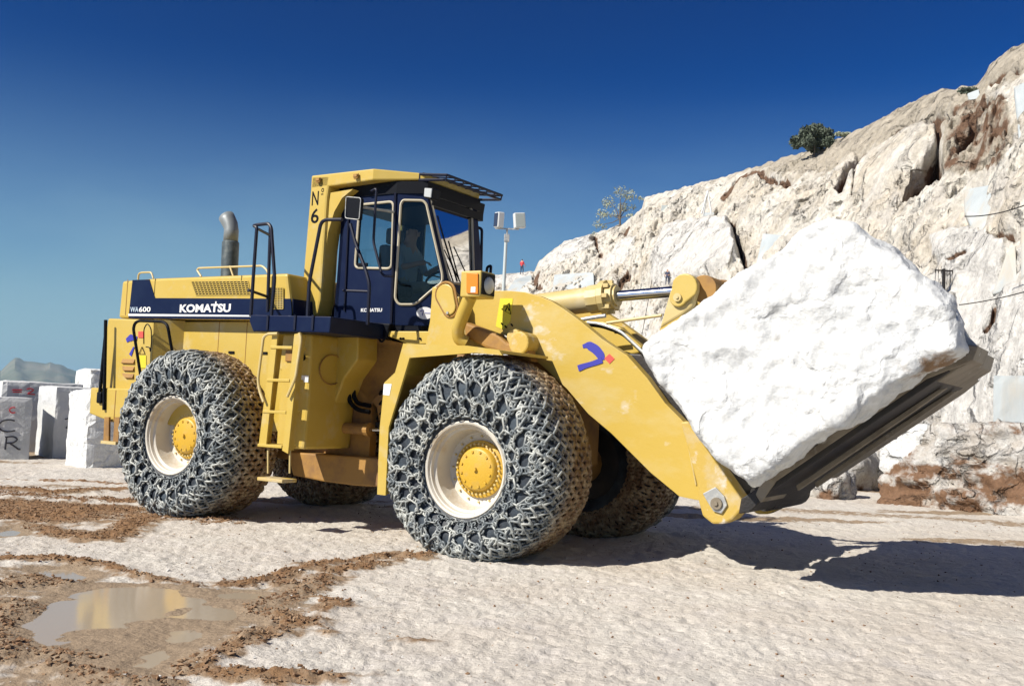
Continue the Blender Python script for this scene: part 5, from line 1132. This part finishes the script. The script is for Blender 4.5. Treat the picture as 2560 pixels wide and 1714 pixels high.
bm = BM(); box(bm, x0, x1+.02, 1.08, 1.37, z0, z1); obj('headlamp_housing', bm, Y_, LD, bevel=.015)
# --- lift arms
ar = xz('arm')+xz('arm2')+xz('arm3')
for s in (-1, 1):
    bm = BM(); prism(bm, ar, s*.75, s*.62); arm = obj('lift_arm', bm, Ydirt if s > 0 else Yarm, LD, bevel=.012)
    bm = BM(); prism(bm, xz('ear'), s*.81, s*.56); ear = obj('arm_tip', bm, Ydirt, arm, bevel=.02)
    if s < 0: narm, near_ = arm, ear
bm = BM(); prism(bm, xz('pinplate'), -.835, -.809); pp = obj('pin_plate', bm, GREY, near_, bevel=.008)
bm = BM(); e_ = xz('ear'); tube(bm, [(e_[0][0]+.02, -.755, e_[0][1]-.03), (e_[11][0], -.757, e_[11][1]), (e_[10][0]-.03, -.757, e_[10][1])], .008, 6); obj('weld_seam', bm, Ycream, narm)
x, z = xz('pin')[1]; bm = BM(); cyl(bm, (x, -.83, z), (x, -.855, z), .06, 20); cyl(bm, (x, -.85, z), (x, -.872, z), .022, 10); obj('pin', bm, FORKS, near_, bevel=.004)
U = xz('logo_u'); blade('painted_mark', U[0:5], [.02, .045, .05, .045, .03], LBLUE, narm, Y=-.7525); blade('painted_mark', U[4:8], [.03, .026, .028, .034], LBLUE, narm, Y=-.7565)
bm = BM(); prism(bm, xz('logo_r'), -.7525, -.756); obj('painted_mark', bm, LRED, narm)
wq = xz('warn'); bm = BM(); prism(bm, wq, -.7515, -.754); wd = obj('decal', bm, GRNY, narm)
t3 = [Vector((x, -.7575, z)) for x, z in xz('warntri')]; bm = BM(); tube(bm, t3+[t3[0], t3[1]], .0055, 4); obj('printed_mark', bm, BLK, wd)
cc = sum(t3, Vector())/3; bm = BM(); tube(bm, [cc+Vector((-.02, 0, -.02)), cc+Vector((.0, 0, .03)), cc+Vector((.03, 0, -.02))], .008, 4); obj('printed_mark', bm, BLK, wd)
for ox, oz in ((-.07, -.16), (-.02, -.19), (.06, -.17)):
    bm = BM(); tube(bm, [cc+Vector((ox, 0, oz)), cc+Vector((ox+.025, 0, oz-.025))], .009, 4); obj('printed_mark', bm, BLK, wd)
pv_ = xz('pivot'); bm = BM(); prism(bm, pv_, -.95, -.78); obj('pivot_casting', bm, Ybrown, LD, bevel=.03)
bm = BM(); x, z = pv_[3]; cyl(bm, (x+.02, -.98, z-.02), (x+.02, -.70, z-.02), .13, 20); cyl(bm, (x-.06, -.97, z+.05), (x-.06, -.72, z+.05), .09, 16); obj('arm_pivot', bm, Ydirt, LD, bevel=.02)
# --- tilt cylinder and bell crank
cbd = xz('cylbody'); bm = BM(); a = Vector((cbd[0][0], 0, cbd[0][1])); b = Vector((cbd[1][0], 0, cbd[1][1])); cyl(bm, a, b, .15, 28); tc_ = obj('tilt_cylinder', bm, Ycream, LD, True)
cf = xz('cylflange'); f0 = Vector((cf[0][0], 0, cf[0][1])); f1 = Vector((cf[1][0], 0, cf[1][1])); dr = (b-a).normalized()
bm = BM(); cyl(bm, b-dr*.16, b-dr*.02, .168, 12); cyl(bm, b, b+dr*.07, .20, 14); cyl(bm, b+dr*.07, b+dr*.16, .15, 14); cyl(bm, b+dr*.16, b+dr*.19, .12, 14)
for k in range(8):
    t = 2*math.pi*k/8; o_ = Vector((0, math.cos(t), 0))*.17+Vector((-dr.z, 0, dr.x))*math.sin(t)*.17; xbox(bm, b+dr*.09+o_, (.09, .045, .045))
obj('cylinder_gland', bm, Ycream, tc_)
rd = xz('rod'); r0 = b+dr*.15; r1 = Vector((rd[1][0], 0, rd[1][1])); bm = BM(); cyl(bm, r0, r1, .062, 24); obj('cylinder_rod', bm, CHROME, tc_, True)
lv = xz('lever'); bm = BM(); prism(bm, lv, -.24, -.14); lev = obj('bell_crank', bm, Ycream, LD, bevel=.025)
bm = BM(); prism(bm, lv, .14, .26); obj('bell_crank_plate', bm, Ydirt, lev, bevel=.025)
cc = Vector((lv[4][0], 0, lv[4][1]-.18)); lg = xz('lever_lug'); l0, l1 = [Vector((x, 0, z)) for x, z in lg]
bm = BM(); A = []; dq = (l1-l0).normalized(); nq = Vector((-dq.z, 0, dq.x))
for t in np.linspace(0, math.pi, 10): A.append(l0+nq*.15*math.cos(t)-dq*.15*math.sin(t))
for t in np.linspace(0, math.pi, 10): A.append(l1-nq*.10*math.cos(t)+dq*.10*math.sin(t))
A = [Vector((v.x, -.245, v.z)) for v in A]; prism3(bm, A, [v-Vector((0, .04, 0)) for v in A]); lc = obj('lug_cover', bm, Y_, lev, bevel=.012)
bm = BM(); cyl(bm, (l1.x, -.28, l1.z), (l1.x, -.31, l1.z), .045, 16); cyl(bm, (l1.x, -.30, l1.z), (l1.x, -.325, l1.z), .018, 8); obj('grease_cap', bm, Ycream, lev)
bm = BM(); cyl(bm, (l0.x+.16, -.14, l0.z), (l0.x+.16, .40, l0.z), .15, 24); cyl(bm, (l0.x+.16, .40, l0.z), (l0.x+.16, .5, l0.z), .17, 24); obj('pin_boss', bm, Ybrown, lev, bevel=.01)
q = xz('lever_low'); bm = BM(); prism(bm, [lv[0], (lv[0][0]+.1, lv[0][1]-.3), (lv[9][0]+.1, lv[9][1]-.5), lv[9]], -.23, -.10); obj('bell_crank_lower', bm, Ydirt, lev)
bm = BM(); tube(bm, rnd([(x, -.35, z) for x, z in xz('pipe1')], .05), .022, 8); obj('hydraulic_pipe', bm, GREY, LD, True)
for o_ in (0, .05):
    bm = BM(); tube(bm, rnd([(x, -.35+o_, z-o_*.5) for x, z in xz('pipe2')], .08), .018, 8); obj('hydraulic_pipe', bm, BLK if o_ else GREY, LD, True)
q = xz('thinrod'); bm = BM(); tube(bm, [(q[0][0], -.1, q[0][1]), (q[1][0], -.1, q[1][1])], .018, 8); obj('link_rod', bm, Ycream, LD)
bm = BM(); prism(bm, [(x, z) for x, z in xz('farpiece')], .0, .14); obj('arm_crosstube', bm, Y_, LD, bevel=.02)
bm = BM(); cyl(bm, (5.35, -.62, 2.1), (5.35, .62, 2.1), .2, 20); obj('cross_tube', bm, Y_, LD)
# --- block handling forks
hq = xz('hitch'); bm = BM(); prism(bm, hq, -.55, .55); fkb = obj('fork_carriage', bm, DARKS, LD, bevel=.02)
bm = BM(); A_ = xz('ear'); 
for yy in (-.40, -.15): prism(bm, [(x-.0, z) for x, z in xz('hitch')[2:7]], yy, yy+.06)
bm.free()
bm = BM(); prism(bm, [(6.66, 2.12), (6.78, 2.18), (7.50, 1.12), (7.38, 1.0)], -1.2, 1.25); obj('shadow_filler_plate', bm, DARKS, fkb, bevel=.01)  # unseen plate behind the boulder, added to close the gap in its shadow
ta = [(7.42, .93) if k == 0 else p for k, p in enumerate(xz('tineA'))]; ta[8] = (7.47, .86); tb = xz('tineB')
bm = BM(); prism(bm, ta, -1.32, -.62); obj('fork_tine', bm, FORKS, fkb, bevel=.008)
# underside: dark deck painted as the shade between the tines, and the far tine
def off(p, q, d): 
    v = Vector((q[0]-p[0], 0, q[1]-p[1])).normalized(); n = Vector((v.z, 0, -v.x)); return n*d
A0, A1 = ta[8], ta[6]
hl0 = Vector((A0[0]-.22, 0, A0[1]-.18)); tp = Vector((ta[5][0], 0, ta[5][1]))
bm = BM(); prism(bm, [(7.28, .88), (7.45, 1.0), (8.99, 2.125), (9.03, 2.09), (7.58, .99), (7.36, .76), (7.26, .74)], -1.30, .30); obj('fork_shade_deck', bm, DARKS, fkb, bevel=.01)
bm = BM(); prism(bm, [(7.25, .95), (7.62, 1.02), (8.86, 1.97), (9.0, 2.1), (8.95, 2.14), (8.7, 1.95), (7.3, 1.0)], .30, .82); obj('fork_tine', bm, FORKS, fkb, bevel=.008)
bm = BM(); tube(bm, [(7.26, -.55, .86), (7.26, .55, .86)], .15, 16); obj('fork_heel', bm, DARKS, fkb, True)
for i, nm in enumerate(('tip1', 'tip2')):
    q = xz(nm); bm = BM(); prism(bm, q, -1.15+.35*i, -1.02+.35*i); obj('tip_claw', bm, GREY, fkb, bevel=.01)
bm = BM(); prism(bm, [(8.90, 2.08), (8.99, 2.18), (9.11, 2.30), (9.20, 2.30), (9.17, 2.17), (8.93, 2.0)], -1.25, .22); obj('tip_edge', bm, FORKS, fkb, bevel=.01)
for yy, zz in ((-.75, .0), (-.10, .02)):
    bm = BM(); prism(bm, [(7.62, 1.00), (8.62, 1.775), (8.86, 1.955), (8.93, 1.97), (8.64, 1.735), (7.64, .955)], yy, yy+.07); obj('fork_rail', bm, FORKS, fkb, bevel=.006)
# --- operator in the cab
def person(name, parent, scale, joints, edges, radii, skin, label, parts, loc=(0, 0, 0), rot=0, subdiv=2):
    me = bpy.data.meshes.new('body'); me.from_pydata([tuple(c) for c in joints], edges, []); o = bpy.data.objects.new('body', me); COL.objects.link(o)
    m = o.modifiers.new('s', 'SKIN'); 
    if not me.skin_vertices: me.skin_vertices_layer = None
    for v, r in zip(me.skin_vertices[0].data, radii): v.radius = (r, r)
    me.skin_vertices[0].data[0].use_root = True
    sb_ = o.modifiers.new('u', 'SUBSURF'); sb_.levels = subdiv; sb_.render_levels = subdiv
    dg = bpy.context.evaluated_depsgraph_get(); dg.update(); m2 = bpy.data.meshes.new_from_object(o.evaluated_get(dg)); bpy.data.objects.remove(o); return m2
SKIN = mat('skin', (.50, .29, .19), .6); SHIRT = mat('pale_shirt', (.36, .40, .42), .9); TROU = mat('khaki_trousers', (.42, .36, .24), .9); HAIR = mat('dark_hair', (.02, .015, .01), .8); REDC = mat('red_jacket', (.5, .05, .06), .9); DKC = mat('dark_trousers', (.04, .05, .09), .9)
def figure(loc, mats, pose, label, s=1., rz=0., parent=None, mw=None):
    """pose: dict of joints in metres, body facing +X"""
    root = bpy.data.objects.new('person', None); COL.objects.link(root)
    J = pose; names = list(J); idx = {n: i for i, n in enumerate(names)}
    E = [('pelvis', 'spine'), ('spine', 'chest'), ('chest', 'neck'), ('neck', 'head'), ('chest', 'sh_l'), ('sh_l', 'el_l'), ('el_l', 'wr_l'), ('wr_l', 'ha_l'), ('chest', 'sh_r'), ('sh_r', 'el_r'), ('el_r', 'wr_r'), ('wr_r', 'ha_r'),
         ('pelvis', 'hip_l'), ('hip_l', 'kn_l'), ('kn_l', 'an_l'), ('an_l', 'to_l'), ('pelvis', 'hip_r'), ('hip_r', 'kn_r'), ('kn_r', 'an_r'), ('an_r', 'to_r'), ('head', 'top')]
    Rr = dict(pelvis=.15, spine=.14, chest=.16, neck=.062, head=.10, top=.075, sh_l=.07, sh_r=.07, el_l=.048, el_r=.048, wr_l=.032, wr_r=.032, ha_l=.04, ha_r=.04, hip_l=.095, hip_r=.095, kn_l=.065, kn_r=.065, an_l=.045, an_r=.045, to_l=.04, to_r=.04)
    me = person('body', root, s, [J[n] for n in names], [(idx[a], idx[b]) for a, b in E], [Rr[n] for n in names], None, None, None)
    V = np.array([v.co for v in me.vertices]); me.materials.clear()
    for m in mats: me.materials.append(m)      # skin, shirt, trousers, hair
    segs = {'arm_up': [('sh_l', 'el_l'), ('sh_r', 'el_r')], 'arm_lo': [('el_l', 'wr_l'), ('el_r', 'wr_r'), ('wr_l', 'ha_l'), ('wr_r', 'ha_r')], 'torso': [('pelvis', 'spine'), ('spine', 'chest')], 'head': [('neck', 'head'), ('head', 'top')], 'leg': [('pelvis', 'hip_l'), ('pelvis', 'hip_r'), ('hip_l', 'kn_l'), ('hip_r', 'kn_r'), ('kn_l', 'an_l'), ('kn_r', 'an_r'), ('an_l', 'to_l'), ('an_r', 'to_r')]}
    cen = np.array([p.center for p in me.polygons]); best = None; D = {}
    for k, ss in segs.items(): D[k] = np.min([seg_dist(cen, [J[a], J[b]]) for a, b in ss], axis=0)
    ks = list(D); lab = np.argmin(np.stack([D[k] for k in ks]), axis=0); mi = {'arm_up': 1, 'arm_lo': 0, 'torso': 1, 'head': 0, 'leg': 2}
    hc = np.array(J['head']); 
    for p, l in zip(me.polygons, lab):
        p.material_index = mi[ks[l]]; p.use_smooth = True
        if ks[l] == 'head' and (p.center.z > hc[2]+.05 or (p.center.x < hc[0]-.03 and p.center.z > hc[2]-.05)): p.material_index = 3
    b = link('body', me, root)
    bm = BM(); h = Vector(J['head']); xbox(bm, h+Vector((.105, 0, -.01)), (.035, .025, .05)); xbox(bm, h+Vector((.10, .035, .025)), (.012, .02, .01)); xbox(bm, h+Vector((.10, -.035, .025)), (.012, .02, .01)); xbox(bm, h+Vector((.0, .10, 0)), (.03, .02, .055)); xbox(bm, h+Vector((.0, -.10, 0)), (.03, .02, .055)); obj('face', bm, mats[0], root, bevel=.005)
    for sd in ('l', 'r'):
        w = Vector(J['wr_'+sd]); hd = Vector(J['ha_'+sd]); d = (hd-w).normalized(); sgn = 1 if sd == 'l' else -1
        side = d.cross(Vector((0, 0, 1))).normalized(); bm = BM()
        for k in range(4):
            f0 = hd+side*(-.03+.02*k); ln = (.065, .08, .078, .06)[k]; f1 = f0+d*ln*.5+Vector((0, 0, -.012)); f2 = f1+d*ln*.35+Vector((0, 0, -.035)); tube(bm, [f0, f1, f2], [.0095, .009, .0075], 6)
        t0 = w.lerp(hd, .5)+side*(-.035*sgn); tube(bm, [t0, t0+side*(-.03*sgn)+d*.03, t0+side*(-.03*sgn)+d*.06+Vector((0, 0, -.02))], [.011, .010, .008], 6); obj('hand', bm, mats[0], root, True)
    if mw is not None: root.matrix_world = mw@Matrix.Translation(loc)
    else: root.location = loc; root.rotation_euler = (0, 0, rz)
    return root
SIT = dict(pelvis=(0, 0, .12), spine=(-.02, 0, .32), chest=(0, 0, .55), neck=(.03, 0, .72), head=(.06, 0, .84), top=(.06, 0, .93), sh_l=(.0, .21, .60), el_l=(.12, .27, .34), wr_l=(.36, .2, .42), ha_l=(.44, .17, .43), sh_r=(0, -.21, .60), el_r=(.16, -.30, .36), wr_r=(.38, -.22, .42), ha_r=(.46, -.19, .43),
           hip_l=(.06, .11, .10), kn_l=(.48, .16, .14), an_l=(.60, .14, -.28), to_l=(.74, .15, -.34), hip_r=(.06, -.11, .10), kn_r=(.48, -.18, .14), an_r=(.58, -.17, -.28), to_r=(.72, -.18, -.34))
op = figure((2.24, 0, 2.94), (SKIN, SHIRT, TROU, HAIR), SIT, '', mw=mw4)
tag(op, 'loader driver in a pale shirt sitting behind the dark cab glass', 'person')
# ------------------------------------------------------------ the boulder on the forks
st_ = TR['stone']; cxs = np.mean(st_, 0)
def lp(x, y, z): return OR+FX*x+LX*y+UX*z
bm = BM(); A = [lp(x, -1.8, z) for x, z in st_]; cf_ = Vector((cxs[0], 0, cxs[1]))
# far side of the boulder: same lean, higher crest cut away at the top right
B = []
for x, z in st_:
    k = .80; B.append(lp(cxs[0]+(x-cxs[0])*k-.22, 1.1, cxs[1]+(z-cxs[1])*k+.02))
mid = [lp(x+(.0 if x < 8.4 else .02), -1.0, z) for x, z in st_]
va = [bm.verts.new(p) for p in [lp(cxs[0]+(x-cxs[0])*.95, -1.98, cxs[1]+(z-cxs[1])*.95) for x, z in st_]]; vm = [bm.verts.new(p) for p in A]; vb = [bm.verts.new(p) for p in B]
n = len(st_); face(bm, va); face(bm, vb[::-1])
for i in range(n):
    j = (i+1) % n; face(bm, (va[i], vm[i], vm[j], va[j])); face(bm, (vm[i], vb[i], vb[j], vm[j]))
bld = rock_mesh(bm, .024, .065, .55, 12, M_marble, 'marble_boulder', octv=7, smooth_it=4, ridge=.75, attrs=dict(stain=lambda V, N, d: np.clip(1.05-np.linalg.norm((V-np.array(lp(8.98, -1.75, 2.12)))*[1, 1, 1.8], axis=1)/.52, 0, 1)*(.75+.5*fbm(V*3, 3, 88))))
tag(bld, 'huge rough white marble boulder held up on the loader forks', 'boulder')
# ------------------------------------------------------------ trees on the crest
LEAF1 = mat('olive_leaves', (.085, .105, .075), .85, col2=(.05, .07, .045), scale=2.); LEAF2 = mat('sparse_grey_leaves', (.34, .37, .27), .85, col2=(.25, .28, .2), scale=1.5); BARK = mat('bark', (.12, .10, .08), .9)
def leaf_cloud(name, blobs, n, size, mt, parent, seed):
    rs = np.random.RandomState(seed); V = []; 
    w = np.array([b[3]**2 for b in blobs]); pick = rs.choice(len(blobs), n, p=w/w.sum()); B = np.array(blobs, float)[pick]
    d = rs.normal(size=(n, 3)); d /= np.linalg.norm(d, axis=1)[:, None]; r = rs.rand(n)**.45; c = B[:, :3]+d*(B[:, 3]*r)[:, None]*np.array([1, 1, .85])
    a = rs.normal(size=(n, 3)); a /= np.linalg.norm(a, axis=1)[:, None]; b = np.cross(a, rs.normal(size=(n, 3))); b /= np.linalg.norm(b, axis=1)[:, None]; s = size*rs.uniform(.5, 1.3, n)[:, None]
    V = np.stack([c-a*s, c-b*s*.5, c+a*s, c+b*s*.5], 1).reshape(-1, 3); F = np.arange(4*n).reshape(-1, 4); o = np_mesh(name, V, F, mt, parent, smooth=False); return o
def tree(base, hgt, blobs, n, size, mt, label, seed, limbs, name='tree', cat='tree'):
    t = bpy.data.objects.new(name, None); COL.objects.link(t); t.location = base; tag(t, label, cat)
    bm = BM(); tube(bm, [(0, 0, -1.2), (.05, 0, hgt*.2), (.0, 0, hgt*.45), (.1, 0, hgt*.72)], [hgt*.035, hgt*.028, hgt*.02, hgt*.01], 8)
    for (x, y, z) in limbs: tube(bm, [(0, 0, hgt*.3), (x*.4, y*.4, hgt*.3+(z-hgt*.3)*.6), (x, y, z)], [hgt*.016, hgt*.011, hgt*.005], 6)
    obj('trunk', bm, BARK, t, True); leaf_cloud('crown', blobs, n, size, mt, t, seed); return t
b = at_dist(1548, 575, 81); sp = 81/2518.
def off_px(dx, dy, r): return (dx*sp, random.uniform(-.6, .6), -dy*sp, r*sp)
bl = [off_px(*q) for q in ((0, -95, 20), (22, -85, 20), (-28, -72, 20), (-42, -40, 18), (-55, -10, 14), (10, -60, 16), (35, -62, 12), (-15, -40, 12), (28, -36, 12), (-62, 12, 8), (-40, -4, 10), (50, -78, 9))]
tree(b, 95*sp, bl, 1300, .085, LEAF2, 'thin grey green tree standing alone on the crest of the quarry', 3, [(x*.8, y, z) for x, y, z, r in bl[:9]])
b = at_dist(2035, 366, 56); sp = 56/2518.
bl = [off_px(*q) for q in ((8, -38, 30), (30, -30, 22), (-15, -32, 22), (-38, -18, 16), (-45, 0, 12), (44, -14, 14), (5, -12, 26), (-20, -6, 18), (30, -6, 16))]
tree(b, 50*sp, bl, 5200, .11, LEAF1, 'rounded dark olive bush growing on the ridge above the boulder', 4, [(x*.8, y, z) for x, y, z, r in bl[:5]], name='bush', cat='bush')
for k, (px_, py_, s) in enumerate(((1930*1.0931, 300*1.0931+8, .5), (2432, 228, .6))):
    bb = at_dist(px_, py_, float(np.median(HD[np.argsort(((HPX-np.array((px_, py_+4)))**2).sum(1))[:30]]))-.1); leafm = LEAF1 if k % 2 else LEAF2
    o = leaf_cloud('scrub', [(.28*(_-2.5)*s, random.uniform(-.1, .1), random.uniform(-.05, .1)*s, .30*s) for _ in range(6)], 500, .07, leafm, None, 20+k); o.location = bb
    tag(o, ('dry scrub on the ridge right of the olive bush', 'low scrub high on the ridge near the summit at the right')[k], 'scrub', 'scrub on the ridge')
# ------------------------------------------------------------ floodlight mast
PALE = mat('pale_grey_paint', (.42, .47, .47), .6); PALE2 = mat('white_lamp_housing', (.55, .57, .57), .5); GLD = mat('dark_lamp_glass', (.03, .035, .06), .2)
D = 30.; B0 = at_dist(1255, 735, D); T0_ = at_dist(1265, 600, D); T1_ = at_dist(1264, 585, D)
fm = bpy.data.objects.new('floodlight_mast', None); COL.objects.link(fm); base = Vector((B0.x-.02, B0.y, 0)); fm.location = base; tag(fm, 'slim pole with two pale floodlights rising behind the loader arm', 'floodlight mast')
bm = BM(); tube(bm, [(0, 0, 0), Vector((T0_.x, T0_.y, T0_.z))-base], [.07, .05], 10); obj('pole', bm, PALE, fm, True)
tp0 = Vector((T0_.x, T0_.y, T0_.z))-base
bm = BM(); xbox(bm, tp0+Vector((.02, 0, .06)), (.16, .14, .22)); obj('junction_box', bm, GREY, fm, bevel=.01)
bm = BM(); xbox(bm, tp0+Vector((.02, 0, .34)), (.72, .05, .035)); tube(bm, [tp0+Vector((.02, 0, .1)), tp0+Vector((.02, 0, .34))], .03, 8); obj('crossbar', bm, GREY, fm)
for sx_, rz, ang in ((-.23, -1.15, .1), (.38, .25, -.1)):
    c0 = tp0+Vector((sx_, 0, .60)); Rm = Matrix.Rotation(rz, 3, 'Z')@Matrix.Rotation(ang, 3, 'Y')
    bm = BM(); xbox(bm, c0, (.34, .20, .46), Rm); fl = obj('floodlight', bm, PALE2, fm, bevel=.03)
    bm = BM(); xbox(bm, c0+Rm@Vector((0, -.105, 0)), (.28, .012, .40), Rm); obj('lamp_glass', bm, GLD if sx_ < 0 else mat('milky_lamp_glass', (.36, .40, .38), .3), fl)
# ------------------------------------------------------------ two far workers
STAND = dict(pelvis=(0, 0, .95), spine=(0, 0, 1.12), chest=(0, 0, 1.35), neck=(.01, 0, 1.5), head=(.03, 0, 1.62), top=(.03, 0, 1.71), sh_l=(0, .19, 1.40), el_l=(.05, .26, 1.13), wr_l=(.25, .2, 1.05), ha_l=(.33, .18, 1.05), sh_r=(0, -.19, 1.40), el_r=(.05, -.27, 1.13), wr_r=(.22, -.25, 1.0), ha_r=(.30, -.24, .98),
             hip_l=(0, .10, .90), kn_l=(.04, .13, .50), an_l=(.0, .16, .08), to_l=(.14, .17, .04), hip_r=(0, -.10, .90), kn_r=(.08, -.13, .50), an_r=(-.02, -.17, .08), to_r=(.12, -.18, .04))
def ground_behind(px_, py_):
    qq = ((HPX-np.array((px_, py_)))**2).sum(1); return float(np.median(HD[np.argsort(qq)[:30]]))
for (px_, py_, lb, ms, rz) in ((1304, 686, 'far worker in a red jacket standing on the low white bench beside the mast', (SKIN, REDC, DKC, HAIR), 1.0), (1668, 712, 'far worker on the rock below the white quarry face above the cylinder rod', (SKIN, DKC, DKC, HAIR), -2.)):
    dd_ = ground_behind(px_, py_+4)-.4; f = figure(at_dist(px_, py_, dd_), ms, STAND, '', rz=rz); f.scale = (.8, .8, .8) if px_ < 1500 else (.5, .5, .5); tag(f, lb, 'person')
# ------------------------------------------------------------ drill tripod and rod rack on the face, cables
dd_ = ground_behind(1768, 560)-.8; c = at_dist(1768, 532, dd_); s_ = dd_/2518
tr_ = bpy.data.objects.new('drill_tripod', None); COL.objects.link(tr_); tr_.location = c; tag(tr_, 'white tripod of slanting poles standing on a sawn block on the quarry face', 'drill tripod')
for dx in (-16, -6, 9): bm = BM(); tube(bm, [(dx*s_, (.5 if dx == -6 else -.2), -5*s_), (0, 0, 55*s_)], .05, 6); obj('tripod_leg', bm, PALE2, tr_)
dd_ = ground_behind(1665, 520)-.6; c = at_dist(1665, 545, dd_); s_ = dd_/2518
fl_ = bpy.data.objects.new('signboard', None); COL.objects.link(fl_); fl_.location = c; tag(fl_, 'small pale board on a short post on the quarry slope', 'board')
bm = BM(); xbox(bm, (0, 0, 24*s_), (24*s_, .08, 15*s_)); obj('panel', bm, PALE, fl_); bm = BM(); tube(bm, [(0, 0, -.3), (0, 0, 20*s_)], .035, 6); obj('post', bm, GREY, fl_)
D = float(np.median(HD[np.argsort(((HPX-np.array((2359, 728)))**2).sum(1))[:30]]))-.5; c = at_dist(2359, 732, D); s_ = D/2518
rk2 = bpy.data.objects.new('rod_rack', None); COL.objects.link(rk2); rk2.location = c; tag(rk2, 'upright rack of thin dark drill rods seen behind the right shoulder of the boulder', 'rod rack')
bm = BM(); xbox(bm, (0, 0, 26*s_), (5*s_, .1, 60*s_)); obj('post', bm, DARKS, rk2)
bm = BM(); xbox(bm, (0, 0, 52*s_), (42*s_, .03, 3*s_)); obj('crossbar', bm, DARKS, rk2)
for k in range(7):
    x = (-20+6.6*k)*s_; bm = BM(); tube(bm, [(x, -.03, -2*s_ if k in (0, 1, 4, 6) else 36*s_), (x, -.03, (62 if k in (2, 3) else 57)*s_)], .5*s_, 5); tube(bm, [(x, -.03, 45*s_), (x, -.03, 51*s_)], 1.2*s_, 5); obj('rod', bm, DARKS, rk2)
bm = BM(); xbox(bm, (4*s_, 0, -3*s_), (26*s_, .1, 3*s_)); obj('foot', bm, DARKS, rk2)
def cable(p, q, D0, D1, r, lb, sag=.3):
    a = at_dist(*p, D0); b2 = at_dist(*q, D1); bm = BM(); pts = [a.lerp(b2, t)-Vector((0, 0, sag*4*t*(1-t))) for t in np.linspace(0, 1, 12)]; tube(bm, pts, r, 5); o = obj('cable', bm, DARKS, None, True); tag(o, lb, 'cable')
cable((2412, 541), (2570, 510), 26.5, 25, .014, 'thin dark cable hanging across the large sawn white face', .08)
cable((2398, 762), (2570, 727), 23, 22, .011, 'thin cable running right from the fork tips', .03)
cable((1604, 842), (1630, 700), 36, 36, .012, 'fine cable hanging behind the tilt cylinder', .0)
